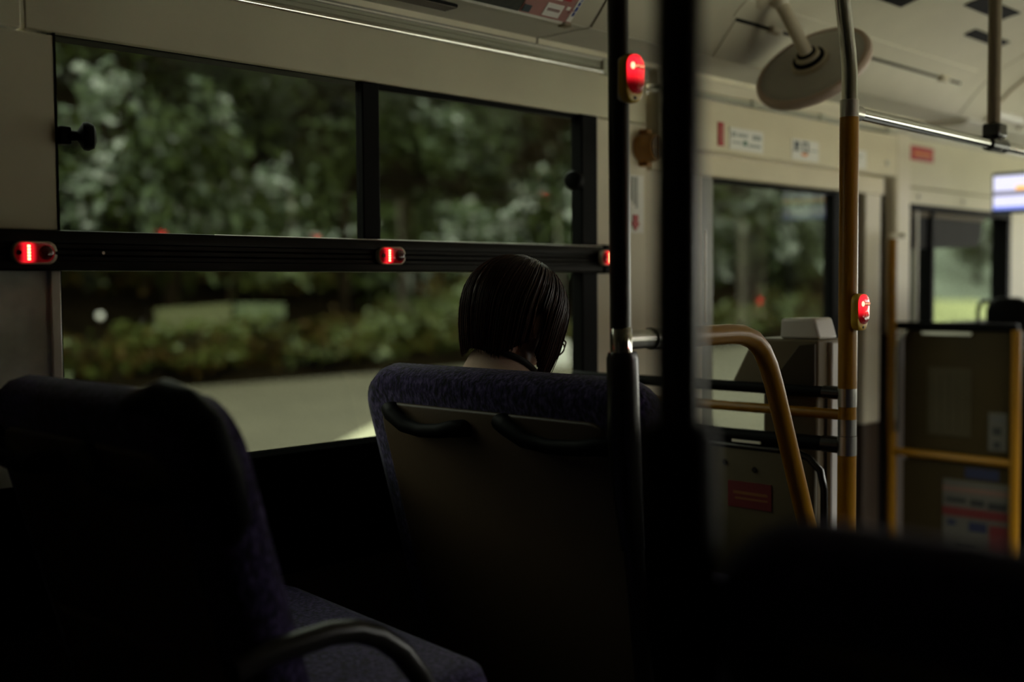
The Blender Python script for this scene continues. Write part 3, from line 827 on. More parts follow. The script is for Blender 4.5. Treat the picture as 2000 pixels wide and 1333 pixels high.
# fare display hanging from the front ceiling
fd = thing('fare_display', 'bright fare display screen hanging under the front ceiling', 'display', (4.60, 1.60, 1.76))
obj('case', B(4.605, 4.66, 1.28, 1.838, 1.765, 1.925), mat('teal_case', (0.01, 0.05, 0.10), 0.4), fd, 0.008)
sc_ = obj('screen', B(4.598, 4.606, 1.30, 1.826, 1.780, 1.910), emit_mat('screen_white', (0.72, 0.72, 0.95), 0.40), fd)
for (y0, y1, z0, z1, mm) in ((1.30, 1.826, 1.832, 1.852, emit_mat('screen_grey', (0.20, 0.20, 0.28), 0.4)), (1.30, 1.826, 1.780, 1.792, emit_mat('screen_blue', (0.25, 0.32, 0.9), 0.4)),
                              (1.30, 1.74, 1.852, 1.870, emit_mat('screen_orange', (0.95, 0.50, 0.12), 0.45))):
    obj('screen_band', B(4.5965, 4.599, y0, y1, z0, z1), mm, sc_)
obj('hanger', MB().tube([(4.64, 1.50, 1.92), (4.64, 1.50, 2.31)], 0.012, 12), 'satin_metal', fd)

# ------------------------------------------------------------------ round mirror above the door step
mc = Vector((2.784, 1.589, 2.074))
toC = (Vector((0, 0, 1.5)) - mc).normalized()
CR, CU = Vector((0.698, -0.716, -0.007)), Vector((0.040, 0.029, 0.999))
nrm = (toC * 0.56 + (-CR * 0.42 + CU * 0.90) * 0.83).normalized()
rm = thing('round_mirror', 'round convex mirror seen from its grey back, hung from the ceiling', 'mirror', mc)
obj('back_shell', MB().lathe(mc, nrm, [(-0.012, 0.140), (-0.004, 0.149), (0.006, 0.143), (0.010, 0.12), (0.013, 0.08), (0.014, 0.002)], 48), 'mirror_back', rm, angle=60)
obj('rim', MB().lathe(mc, nrm, [(-0.016, 0.146), (-0.016, 0.157), (-0.006, 0.160), (0.006, 0.157), (0.009, 0.149), (0.007, 0.143)], 48, cap=False), 'mirror_rim', rm, angle=80)
obj('mirror_glass', MB().lathe(mc, -nrm, [(0.010, 0.147), (0.022, 0.12), (0.034, 0.08), (0.041, 0.04), (0.043, 0.002)], 48), 'mirror_face', rm, angle=80)
hub = mc + nrm * 0.012
obj('hub', MB().lathe(hub, nrm, [(0, 0.052), (0.012, 0.050), (0.014, 0.040)], 32), 'cream_metal', rm)
obj('hub_ring', MB().lathe(hub + nrm * 0.012, nrm, [(0, 0.043), (0.008, 0.043), (0.010, 0.036)], 32), 'black_plastic', rm)
obj('hub_cup', MB().lathe(hub + nrm * 0.020, nrm, [(0, 0.034), (0.010, 0.033), (0.012, 0.026)], 32), 'cream_metal', rm)
obj('hub_ring', MB().lathe(hub + nrm * 0.030, nrm, [(0, 0.026), (0.006, 0.026), (0.008, 0.020)], 28), 'black_plastic', rm)
top = Vector((2.70, 1.640, 2.245))
obj('stem', MB().tube([hub + nrm * 0.02, hub + nrm * 0.05, top], [0.020, 0.018, 0.018], 18), 'cream_metal', rm)
obj('ball_joint', MB().ball(top, 0.026, 18, 12).tube([top, (2.655, 1.665, 2.262)], 0.017, 14), 'cream_metal', rm)
obj('flange', MB().lathe((2.665, 1.660, 2.236), (0.1, 0.5, 0.85), [(0, 0.024), (0.008, 0.042), (0.03, 0.044)], 24), 'cream_metal', rm)

# ------------------------------------------------------------------ stickers and signs on the kerb-side wall
def wall_sign(name, label, cat, x0, x1, z0, z1, y, base, marks, group=None):
    s = thing(name, label, cat, ((x0 + x1) / 2, y, z0), group=group)
    obj('sheet', B(x0, x1, y - 0.0015, y + 0.001, z0, z1), base, s)
    for (a, b, c, d, m) in marks:
        obj('print', B(x0 + (x1 - x0) * a, x0 + (x1 - x0) * b, y - 0.003, y - 0.0014, z0 + (z1 - z0) * c, z0 + (z1 - z0) * d), m, s)
    return s


SY = 1.957
wall_sign('red_label', 'narrow upright red label at the end of the door cover box', 'label', 2.885, 2.914, 1.906, 1.975, SY, 'red_print', [(0.42, 0.58, 0.1, 0.9, 'pink_print')])
wall_sign('notice_sticker', 'white sticker with two grey lines of print next to the red label', 'sticker', 2.945, 3.130, 1.900, 1.966, SY, 'white_print',
          [(0.06, 0.18, 0.58, 0.80, 'grey_print'), (0.24, 0.52, 0.62, 0.76, 'grey_print'), (0.68, 0.92, 0.56, 0.78, 'grey_print'), (0.08, 0.34, 0.30, 0.38, 'grey_print'), (0.40, 0.50, 0.24, 0.46, 'green_print'), (0.56, 0.9, 0.22, 0.34, 'grey_print')])
wall_sign('pictogram_sticker', 'white sticker with two dark pictograms and an orange mark', 'sticker', 3.300, 3.470, 1.896, 1.963, SY, 'white_print',
          [(0.09, 0.26, 0.60, 0.88, 'ink_print'), (0.06, 0.28, 0.42, 0.50, 'ink_print'), (0.12, 0.2, 0.5, 0.6, 'ink_print'), (0.38, 0.43, 0.46, 0.90, 'ink_print'), (0.43, 0.58, 0.80, 0.90, 'ink_print'), (0.55, 0.6, 0.5, 0.9, 'ink_print'),
           (0.42, 0.62, 0.40, 0.48, 'ink_print'), (0.36, 0.56, 0.22, 0.36, 'orange_print'), (0.68, 0.95, 0.5, 0.56, 'grey_print')])
wall_sign('notice_sticker', 'white sticker on the cover box partly behind the yellow pole', 'sticker', 3.615, 3.80, 1.896, 1.960, SY, 'white_print', [(0.1, 0.8, 0.6, 0.7, 'grey_print'), (0.1, 0.7, 0.3, 0.4, 'grey_print')])
wall_sign('red_sign', 'red sign with yellow lettering above the front window', 'sign', 4.232, 4.430, 1.965, 2.020, 1.997, 'red_print', [(0.14, 0.86, 0.40, 0.58, 'orange_print'), (0.2, 0.9, 0.16, 0.24, 'pink_print')])
# instruction label with red arrow on the white pillar
al = wall_sign('arrow_label', 'white instruction label with a red arrow pointing down on the pillar', 'label', 2.508, 2.580, 1.640, 1.800, 1.998, 'white_print',
               [(0.16 + 0.17 * i, 0.26 + 0.17 * i, 0.55 - 0.06 * i, 0.97, 'grey_print') for i in range(3)])
obj('arrow', MB().prism([(2.530, 1.690), (2.552, 1.690), (2.552, 1.668), (2.560, 1.668), (2.541, 1.646), (2.522, 1.668), (2.530, 1.668)], 'y', 1.994, 1.9966), 'red_print', al)

# ochre buzzer
bz = thing('buzzer', 'round ochre buzzer on the white pillar above the arrow label', 'buzzer', (2.575, 2.0, 1.875))
obj('body', MB().lathe((2.575, 2.0, 1.875), (0, -1, 0), [(0, 0.040), (0.02, 0.040), (0.052, 0.038), (0.058, 0.034)], 28), 'brown_buzzer', bz)
obj('grille', MB().lathe((2.575, 1.942, 1.875), (0, -1, 0), [(0, 0.030), (0.003, 0.029), (0.0035, 0.002)], 28), mat('buzzer_dark', (0.10, 0.05, 0.012), 0.5), bz)
obj('cross_bar', MB().box(2.574, 2.576, 1.9365, 1.939, 1.846, 1.904).box(2.546, 2.604, 1.9365, 1.939, 1.874, 1.876), 'brown_buzzer', bz)
obj('ear', B(2.562, 2.588, 1.97, 2.0, 1.915, 1.926), 'brown_buzzer', bz, 0.003)
obj('ear', B(2.562, 2.588, 1.97, 2.0, 1.824, 1.836), 'brown_buzzer', bz, 0.003)

# advertising cards standing in the clip rail of the cove
ar = thing('card_rail', 'grey clip rail on the cove holding advertising cards', 'rail', (1.3, 1.815, 2.105))
obj('rail', MB().prism([(1.822, 2.104), (1.808, 2.104), (1.806, 2.113), (1.822, 2.113)], 'x', X0, 2.052), 'grey_soffit', ar)
obj('end_clip', B(2.030, 2.056, 1.800, 1.824, 2.100, 2.128), mat('clip_brown', (0.22, 0.17, 0.10), 0.5), ar, 0.003)


def ad_card(label, x0, x1, base, marks):
    s = thing('advertising_card', label, 'poster', ((x0 + x1) / 2, 1.805, 2.11), group='advertising cards in the cove')
    # a card leaning on the cove: (a, t) = along the bus, up the card
    y0, z0, y1, z1 = 1.800, 2.110, 1.690, 2.222

    def pt(a, t, o):
        k = 0.028 * math.sin(math.pi * t)
        return (a, y0 + (y1 - y0) * t - 0.7 * (o + k * 0.2), z0 + (z1 - z0) * t - 0.7 * (o - k * 0.2))

    def patch(a0, a1, t0, t1, o):
        mb = MB()
        n = 6
        rows = [[pt(a, t0 + (t1 - t0) * i / n, oo) for i in range(n + 1)] for a, oo in ((a0, o), (a1, o))]
        rows2 = [[pt(a, t0 + (t1 - t0) * i / n, o + 0.0012) for i in range(n + 1)] for a in (a0, a1)]
        for i in range(n):
            q = [rows[0][i], rows[1][i], rows[1][i + 1], rows[0][i + 1], rows2[0][i], rows2[1][i], rows2[1][i + 1], rows2[0][i + 1]]
            mb.add(q, [(0, 3, 2, 1), (4, 5, 6, 7), (0, 1, 5, 4), (1, 2, 6, 5), (2, 3, 7, 6), (3, 0, 4, 7)])
        return mb
    obj('card', patch(x0, x1, 0, 1, 0.004), base, s)
    w = x1 - x0
    for a, b, c, d, m in marks:
        obj('print', patch(x0 + w * a, x0 + w * b, c, d, 0.0056), m, s)
    return s


def rnd_marks(x0, x1, t0, t1, n, mats_, sd):
    r = random.Random(sd)
    out = []
    for _ in range(n):
        a, t = r.uniform(x0, x1), r.uniform(t0, t1)
        out.append((a, min(a + r.uniform(0.02, 0.07), 0.99), t, min(t + r.uniform(0.03, 0.08), 0.99), r.choice(mats_)))
    return out


ad_card('advertising card printed with red and white blocks beside the rail end', 1.872, 2.042, 'pink_print',
        [(0.22, 0.62, 0.28, 0.62, 'white_print'), (0.30, 0.46, 0.34, 0.42, 'red_print'), (0.28, 0.56, 0.48, 0.54, 'red_print'), (0.64, 0.78, 0.30, 0.62, 'red_print'), (0.68, 0.74, 0.42, 0.46, 'white_print'), (0.71, 0.74, 0.36, 0.54, 'white_print'),
         (0.40, 0.72, 0.03, 0.22, 'white_print'), (0.44, 0.68, 0.10, 0.15, 'pink_print'), (0.02, 0.16, 0.02, 0.12, 'ink_print'), (0.90, 0.99, 0.02, 0.5, 'white_print'), (0.93, 0.98, 0.1, 0.4, 'blue_print')] + rnd_marks(0.74, 0.9, 0.1, 0.6, 8, ['white_print', 'pink_print'], 3))
ad_card('dark green photographic advertising card left of the red one', 1.60, 1.868, mat('card_dark', (0.03, 0.032, 0.022), 0.5, var=0.5, vscale=40),
        rnd_marks(0.4, 0.95, 0.02, 0.5, 10, ['green_print', 'ink_print', 'grey_print'], 5))

# ------------------------------------------------------------------ the woman
PYC = 1.66
HC = Vector((1.714, PYC, 1.432))          # centre of the skull
HT = R_(34)                               # head bowed
UP = Vector((math.sin(HT), 0, math.cos(HT)))
FW = Vector((math.cos(HT), 0, -math.sin(HT)))
LF = Vector((0, 1, 0))
ROT = Matrix((FW, LF, UP)).transposed()   # head axes -> world


def H(f, l, u):
    return HC + FW * f + LF * l + UP * u


mat('skin', (0.45, 0.27, 0.19), 0.5, var=0.06, vscale=20)
mat('coat_cloth', (0.60, 0.43, 0.33), 0.85, var=0.06, vscale=60, bump=0.4, bscale=600)
mat('skirt_cloth', (0.03, 0.03, 0.035), 0.85, var=0.1, bump=0.3, bscale=500)
mat('shoe', (0.02, 0.016, 0.014), 0.4)
mat('strap_black', (0.008, 0.008, 0.008), 0.7)


def remesh(o, voxel, smooth_it=4):
    m = o.modifiers.new('remesh', 'REMESH')
    m.mode = 'VOXEL'
    m.voxel_size = voxel
    m.use_smooth_shade = True
    s = o.modifiers.new('smooth', 'SMOOTH')
    s.iterations = smooth_it
    s.factor = 0.5


pe = thing('person', 'seated woman with a dark bob bowing her head, in a beige coat and glasses', 'person', (1.85, PYC, 0.90))
bd = MB()
# head: skull, face, jaw, nose, ears, eye balls under lids, neck
bd.ball(H(-0.008, 0, 0.012), (0.092, 0.073, 0.098), 28, 18, ROT)
bd.ball(H(0.030, 0, -0.045), (0.060, 0.058, 0.072), 24, 16, ROT)
bd.capsule(H(0.020, 0.030, -0.085), 0.030, H(0.066, 0, -0.100), 0.020)
bd.capsule(H(0.020, -0.030, -0.085), 0.030, H(0.066, 0, -0.100), 0.020)
bd.capsule(H(0.084, 0, -0.008), 0.007, H(0.100, 0, -0.045), 0.012)
bd.ball(H(0.098, 0.010, -0.048), 0.008, 10, 8)
bd.ball(H(0.098, -0.010, -0.048), 0.008, 10, 8)
bd.ball(H(0.083, 0, -0.070), (0.010, 0.022, 0.006), 14, 8, ROT)
bd.ball(H(0.081, 0, -0.080), (0.011, 0.018, 0.007), 14, 8, ROT)
for sg in (-1, 1):
    bd.ball(H(0.074, sg * 0.031, -0.006), (0.012, 0.017, 0.009), 12, 8, ROT)
    bd.ball(H(0.080, sg * 0.032, 0.014), (0.008, 0.024, 0.007), 12, 8, ROT)
    bd.ball(H(-0.004, sg * 0.077, -0.018), (0.018, 0.008, 0.031), 14, 10, ROT)
    bd.ball(H(0.000, sg * 0.077, -0.043), (0.010, 0.007, 0.011), 10, 8, ROT)
nb = Vector((1.662, PYC, 1.290))
bd.capsule(nb, 0.054, H(-0.022, 0, -0.055), 0.050)
# trunk, seated with a rounded back
spine = [((1.690, PYC, 1.245), 0.072), ((1.725, PYC, 1.180), 0.108), ((1.740, PYC, 1.080), 0.102), ((1.735, PYC, 1.000), 0.108)]
for (a, ra_), (b, rb_) in zip(spine, spine[1:]):
    for dy in (-0.06, 0.06):
        bd.capsule((a[0], a[1] + dy, a[2]), ra_ * 0.92, (b[0], b[1] + dy, b[2]), rb_ * 0.92)
SH = {}
for sg in (-1, 1):
    sh_ = Vector((1.690, PYC + sg * 0.150, 1.232))
    el = Vector((1.760, PYC + sg * 0.195, 1.040))
    wr_ = Vector((1.965, PYC + sg * 0.070, 1.035))
    SH[sg] = (sh_, el, wr_)
    bd.capsule((1.69, PYC, 1.275), 0.055, sh_, 0.050)
    bd.capsule(sh_, 0.048, el, 0.038)
    bd.capsule(el, 0.038, wr_, 0.024)
    # hand: palm and five bent fingers resting in the lap
    d = Vector((0.92, -sg * 0.30, -0.22)).normalized()
    sd = Vector((0, 0, 1)).cross(d).normalized() * sg
    pc = wr_ + d * 0.045
    for k in (-1.5, -0.5, 0.5, 1.5):
        bd.capsule(wr_ + sd * 0.006 * k, 0.014, wr_ + d * 0.075 + sd * 0.0165 * k, 0.0105)
    for k, ln in ((-1.5, 0.058), (-0.5, 0.068), (0.5, 0.074), (1.5, 0.066)):
        b0 = wr_ + d * 0.078 + sd * 0.0175 * k
        b1 = b0 + d * ln * 0.45 + Vector((0, 0, -0.010))
        b2 = b1 + d * ln * 0.28 + Vector((0, 0, -0.016))
        b3 = b2 + d * ln * 0.10 + Vector((0, 0, -0.016))
        bd.capsule(b0, 0.0092, b1, 0.0084).capsule(b1, 0.0084, b2, 0.0076).capsule(b2, 0.0076, b3, 0.0068)
    t0 = wr_ + d * 0.025 + sd * 0.020
    t1 = t0 + d * 0.030 + sd * 0.026 + Vector((0, 0, 0.004))
    t2 = t1 + d * 0.028 + sd * 0.006
    bd.capsule(t0, 0.013, t1, 0.0105).capsule(t1, 0.0105, t2, 0.0085)
    # legs
    hp_ = Vector((1.755, PYC + sg * 0.085, 0.985))
    kn = Vector((2.095, PYC + sg * 0.075, 0.985))
    an = Vector((2.050, PYC + sg * 0.075, 0.545))
    bd.capsule(hp_, 0.082, kn, 0.056).capsule(kn, 0.055, an, 0.036).capsule(an, 0.036, an + Vector((0.11, 0, -0.048)), 0.026)
body = obj('body', bd, 'skin', pe)
remesh(body, 0.0055, 3)

ct = MB()
for (a, ra_), (b, rb_) in zip(spine, spine[1:]):
    for dy in (-0.062, 0.062):
        ct.capsule((a[0], a[1] + dy, a[2]), ra_ * 1.02, (b[0], b[1] + dy, b[2]), rb_ * 1.06)
ct.capsule((1.682, PYC, 1.262), 0.084, (1.70, PYC, 1.20), 0.10)
for sg in (-1, 1):
    sh_, el, wr_ = SH[sg]
    ct.capsule((1.672, PYC, 1.256), 0.068, sh_, 0.060)
    ct.capsule(sh_, 0.062, el, 0.052)
    ct.capsule(el, 0.052, el.lerp(wr_, 0.88), 0.037)
coat = obj('coat', ct, 'coat_cloth', pe)
remesh(coat, 0.008, 6)
# stand collar wrapped round the neck, higher behind
rings = []
for h, rr in ((0.0, 0.106), (0.010, 0.100), (0.026, 0.089), (0.045, 0.081), (0.066, 0.0755), (0.078, 0.0725), (0.081, 0.069), (0.074, 0.066), (0.045, 0.070), (0.0, 0.080)):
    ring = []
    for k in range(48):
        a = 2 * math.pi * k / 48
        ca, sa = math.cos(a), math.sin(a)
        drop = (0.5 + 0.5 * ca) ** 1.5
        zz = 1.298 + h * (1 - 0.72 * drop) - 0.050 * drop
        lean = 0.45 * h
        ring.append((1.650 + lean + rr * ca * 1.02, PYC + rr * sa * 0.98, zz - 0.013 + 0.0025 * math.sin(3 * a)))
    rings.append(ring)
obj('collar', MB().loops(rings, cap=False), 'coat_cloth', pe, angle=100)
# crease of the collar and the black neck strap
ring = []
for k in range(25):
    a = R_(150 + 60 * k / 24)
    ring.append((1.650 + 0.016 + 0.0905 * math.cos(a), PYC + 0.0885 * math.sin(a), 1.3185 + 0.002 * math.cos(4 * a)))
obj('collar_seam', MB().tube(ring, 0.0013, 6), mat('seam_dark', (0.08, 0.05, 0.04), 0.9), pe)
strap = []
for k in range(25):
    a = R_(196 + 110 * k / 24)
    drop = (0.5 + 0.5 * math.cos(a)) ** 1.5
    h = 0.080
    strap.append((1.650 + 0.45 * h + 0.0725 * math.cos(a) * 1.02, PYC + 0.0735 * math.sin(a), 1.2875 + h * (1 - 0.72 * drop) - 0.050 * drop))
obj('neck_strap', MB().tube(strap, 0.0062, 10), 'strap_black', pe)
sk = MB()
for sg in (-1, 1):
    sk.capsule((1.755, PYC + sg * 0.085, 0.985), 0.092, (2.095, PYC + sg * 0.075, 0.985), 0.064)
    sk.capsule((2.095, PYC + sg * 0.075, 0.985), 0.063, (2.054, PYC + sg * 0.075, 0.60), 0.050)
sk.capsule((1.745, PYC - 0.06, 0.99), 0.108, (1.745, PYC + 0.06, 0.99), 0.108)
trs = obj('trousers', sk, 'skirt_cloth', pe)
remesh(trs, 0.010, 5)
for sg in (-1, 1):
    sm = MB()
    sm.capsule((2.035, PYC + sg * 0.075, 0.492), 0.040, (2.150, PYC + sg * 0.075, 0.488), 0.036)
    so = obj('shoe', sm, 'shoe', pe)

# hair: a bob made of locks that follow the skull and then fall
hm = bpy.data.materials.new('hair_dark')
hm.use_nodes = True
hb = hm.node_tree.nodes['Principled BSDF']
hb.inputs['Roughness'].default_value = 0.36
hb.inputs['Specular IOR Level'].default_value = 0.14
ht = hm.node_tree.nodes.new('ShaderNodeTexCoord')
hn = hm.node_tree.nodes.new('ShaderNodeTexNoise')
hmp = hm.node_tree.nodes.new('ShaderNodeMapping')
hmp.inputs['Scale'].default_value = (260, 260, 6)
hr = hm.node_tree.nodes.new('ShaderNodeValToRGB')
hr.color_ramp.elements[0].position, hr.color_ramp.elements[0].color = 0.35, (0.004, 0.002, 0.0015, 1)
hr.color_ramp.elements[1].position, hr.color_ramp.elements[1].color = 0.75, (0.085, 0.030, 0.018, 1)
hm.node_tree.links.new(ht.outputs['Object'], hmp.inputs['Vector'])
hm.node_tree.links.new(hmp.outputs[0], hn.inputs['Vector'])
hm.node_tree.links.new(hn.outputs['Fac'], hr.inputs['Fac'])
hm.node_tree.links.new(hr.outputs['Color'], hb.inputs['Base Color'])
MATS['hair_dark'] = hm

DOWN = Vector((0, 0, -1))


def lock_path(th, lift=0.0, n=22):
    """th: azimuth about the head axis, 0 = front, 90 = left, 180 = back; returns points from crown to tip"""
    cf, cl_ = math.cos(R_(th)), math.sin(R_(th))
    a = abs(((th + 180) % 360) - 180)
    rf = (0.116 if cf > 0 else 0.122) + lift
    rl, ru = 0.103 + lift, 0.114 + lift
    # how far the lock hugs the skull and how long it then hangs
    if a < 38:
        hug, L = 82, 0.004
    elif a < 62:
        k = (a - 38) / 24
        hug, L = 82 + 6 * k, 0.004 + 0.140 * k
    elif a < 95:
        hug, L = 88, 0.144 - 0.046 * (a - 62) / 33
    elif a < 112:
        hug, L = 88, 0.098 - 0.006 * (a - 95) / 17
    else:
        k = min((a - 112) / 26, 1)
        hug, L = 88 + 12 * k, 0.092 + 0.030 * k
    if 249 < th % 360 < 263:          # tucked behind the ear on the gangway side
        L = 0.014
    pts = []
    m = 14
    for i in range(m + 1):
        p = R_(max(hug * i / m, 0.6))
        pts.append(H(-0.006 + rf * math.sin(p) * cf, rl * math.sin(p) * cl_, 0.008 + ru * math.cos(p)))
    t = (pts[-1] - pts[-2]).normalized()
    inward = (H(0, 0, 0) - H(cf * 1.0, cl_ * 1.0, 0)).normalized()
    g = 0.72 if a < 112 else 0.62
    st = L / (n - m)
    d = t
    for i in range(n - m):
        w = (i + 1) / (n - m)
        goal = (DOWN * g - UP * (1 - g) + inward * (0.10 + 0.30 * w)).normalized()
        d = (d * 0.62 + goal * 0.38).normalized()
        pts.append(pts[-1] + d * st)
    return pts


NA = 300
rows = []
for k in range(NA):
    th = 360 * k / NA
    rip = 0.0004 * math.sin(th * 1.9) + 0.0012 * noise.noise(Vector((th * 0.55, 1.3, 0))) + 0.0010 * noise.noise(Vector((th * 1.7, 7.3, 0)))
    rows.append(lock_path(th, rip))
hv = [p for r in rows for p in r]
nR = len(rows[0])
hf = []
for k in range(NA):
    j = (k + 1) % NA
    for i in range(nR - 1):
        hf.append((k * nR + i, j * nR + i, j * nR + i + 1, k * nR + i + 1))
hmb = MB()
hmb.add(hv, hf)
hair = obj('hair', hmb, 'hair_dark', pe, angle=180)
so_ = hair.modifiers.new('solid', 'SOLIDIFY')
so_.thickness = 0.007
so_.offset = -1
# fine locks over the shell
sm = MB()
r2 = random.Random(11)
for k in range(420):
    th = r2.uniform(36, 324)
    pth = lock_path(th, r2.uniform(0.0, 0.0035))
    i0 = r2.randint(1, 8)
    ext = r2.uniform(-0.004, 0.010)
    pth = pth[i0:]
    tip = pth[-1] + (pth[-1] - pth[-2]).normalized() * max(ext, 0.001)
    pth = pth[::2] + [tip]
    sway = r2.uniform(-0.004, 0.004)
    pth = [p + LF * sway * (i / len(pth)) for i, p in enumerate(pth)]
    nn = len(pth)
    sm.tube(pth, [0.0011] * (nn - 1) + [0.0003], 4, cap=False)
hs = obj('hair_locks', sm, 'hair_dark', hair, kind='stuff', angle=180)

# glasses
gl = MB()
for sg in (-1, 1):
    cc = [H(0.108, sg * 0.033 + 0.026 * math.cos(R_(a)), -0.012 + 0.019 * math.sin(R_(a))) for a in range(0, 361, 20)]
    gl.tube(cc, 0.0018, 8)
    gl.tube([H(0.106, sg * 0.060, -0.006), H(0.09, sg * 0.074, -0.004), H(0.02, sg * 0.083, -0.004), H(-0.01, sg * 0.082, -0.012)], 0.0018, 8)
gl.tube([H(0.108, -0.008, -0.008), H(0.112, 0, -0.004), H(0.108, 0.008, -0.008)], 0.0016, 8)
obj('glasses', gl, mat('glasses_frame', (0.05, 0.03, 0.025), 0.25), pe)

# ------------------------------------------------------------------ outside: road, verge, bank, shrubs
mat('asphalt', (0.112, 0.098, 0.066), 0.75, spec=0.2, var=0.16, vscale=0.7, bump=0.3, bscale=60)
mat('painted_light_tone', (0.62, 0.58, 0.40), 0.6, var=0.06, vscale=1.5)
mat('soil', (0.009, 0.0065, 0.0035), 0.95, spec=0.0, var=0.4, vscale=1.2)
mat('bark', (0.014, 0.010, 0.006), 0.9, spec=0.0, var=0.3, vscale=5)
mat('rail_paint', (0.13, 0.135, 0.055), 0.6, var=0.1)
mat('white_post', (0.75, 0.74, 0.70), 0.5, var=0.05)


def road_z(y):
    return -0.5 if y < 3 else -0.5 + 0.62 * (min(y, 14.2) - 3) / 11.2


rd_ = struct('road', 'pale grey road surface beside the bus', 'road', (10, 8, -0.5))
mb = MB()
ys = [-1.2, 3, 8.6, 14.2, 60]
vs = [(x, y, road_z(y)) for y in ys for x in (-30, 90)]
mb.add(vs, [(2 * i, 2 * i + 1, 2 * i + 3, 2 * i + 2) for i in range(4)])
obj('carriageway', mb, 'asphalt', rd_)
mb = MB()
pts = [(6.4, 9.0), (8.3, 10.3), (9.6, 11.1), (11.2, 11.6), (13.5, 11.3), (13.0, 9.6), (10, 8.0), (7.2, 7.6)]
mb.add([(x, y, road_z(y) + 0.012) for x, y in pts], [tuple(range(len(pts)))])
obj('bounce_ground', MB().add([(-30, -15, -0.5), (90, -15, -0.5), (90, -1.2, -0.5), (-30, -1.2, -0.5)], [(0, 1, 2, 3)]), mat('bounce_ground_pale', (0.80, 0.76, 0.62), 0.8, var=0.08, vscale=0.5), rd_)  # unseen pale ground added to bounce light into the cabin
obj('painted_light_patch', mb, 'painted_light_tone', rd_)  # pale patch paints a pool of light on the road

bk = struct('bank', 'dark wooded bank rising beyond the road verge', 'bank', (14, 18, 0))
xs = np.linspace(-20, 30, 60)
prof = [(14.1, 0.10), (14.8, 0.35), (16.0, 1.0), (17.5, 2.6), (19.5, 5.2), (22, 8.0), (26, 10.5)]
vs, fs_ = [], []
for i, x in enumerate(xs):
    for j, (y, z) in enumerate(prof):
        nz_ = noise.noise(Vector((x * 0.5, y * 0.4, 2.0)))
        vs.append((x, y + 0.35 * nz_ * (j > 0), z + 0.3 * nz_ * (j > 0)))
for i in range(len(xs) - 1):
    for j in range(len(prof) - 1):
        a = i * len(prof) + j
        fs_.append((a, a + len(prof), a + len(prof) + 1, a + 1))
obj('slope', MB().add(vs, fs_), 'soil', bk)
obj('sky_block_slope', MB().add([(-40, -15, -0.5), (120, -15, -0.5), (120, -24, 1.5), (-40, -24, 1.5), (120, -36, 10.0), (-40, -36, 10.0)], [(0, 1, 2, 3), (3, 2, 4, 5)]), 'soil', bk)  # unseen dark slope added to keep sky reflections off the glass
# a paler open slope further ahead
vs, fs_ = [], []
xs2 = np.linspace(30, 190, 60)
prof2 = [(15.5, 0.0), (18, 0.6), (24, 3.6), (32, 12.0)]
for x in xs2:
    for j, (y, z) in enumerate(prof2):
        nz_ = noise.noise(Vector((x * 0.15, y * 0.2, 5.0)))
        vs.append((x, y + 0.8 * nz_ * (j > 0), z + 0.5 * nz_ * (j > 0)))
for i in range(len(xs2) - 1):
    for j in range(3):
        a = i * 4 + j
        fs_.append((a, a + 4, a + 5, a + 1))
obj('open_slope', MB().add(vs, fs_), mat('meadow', (0.20, 0.225, 0.18), 0.9, spec=0.0, var=0.35, vscale=0.25), bk)

obj('meadow_strip', MB().add([(34, 15.4, 0.02), (120, 15.4, 0.02), (120, 18.6, 0.85), (34, 18.6, 0.85)], [(0, 1, 2, 3)]), mat('meadow_grass', (0.50, 0.52, 0.26), 0.9, spec=0.0, var=0.2, vscale=0.4), bk)
# leaves: one mesh of small bent blades per plant, tone carried by an attribute
def leaf_mat(name, stops):
    lm = bpy.data.materials.new(name)
    lm.use_nodes = True
    n_, l_ = lm.node_tree.nodes, lm.node_tree.links
    lb = n_['Principled BSDF']
    la = n_.new('ShaderNodeAttribute')
    la.attribute_name = 'tone'
    lr = n_.new('ShaderNodeValToRGB')
    e = lr.color_ramp.elements
    e[0].position, e[0].color = stops[0][0], (*stops[0][1], 1)
    e[1].position, e[1].color = stops[-1][0], (*stops[-1][1], 1)
    for p, c in stops[1:-1]:
        e.new(p).color = (*c, 1)
    l_.new(la.outputs['Fac'], lr.inputs['Fac'])
    l_.new(lr.outputs['Color'], lb.inputs['Base Color'])
    lb.inputs['Roughness'].default_value = 0.5
    lb.inputs['Specular IOR Level'].default_value = 0.08
    MATS[name] = lm


leaf_mat('leaf', [(0.0, (0.003, 0.004, 0.001)), (0.3, (0.010, 0.013, 0.002)), (0.55, (0.034, 0.046, 0.006)), (0.72, (0.066, 0.090, 0.036)), (0.86, (0.13, 0.165, 0.115)), (1.0, (0.55, 0.58, 0.53))])  # palest tones are leaf undersides that stand in for glints
leaf_mat('leaf_verge', [(0.0, (0.004, 0.003, 0.001)), (0.25, (0.018, 0.012, 0.002)), (0.42, (0.070, 0.040, 0.008)), (0.55, (0.050, 0.058, 0.008)), (0.75, (0.085, 0.105, 0.028)), (1.0, (0.24, 0.28, 0.16))])


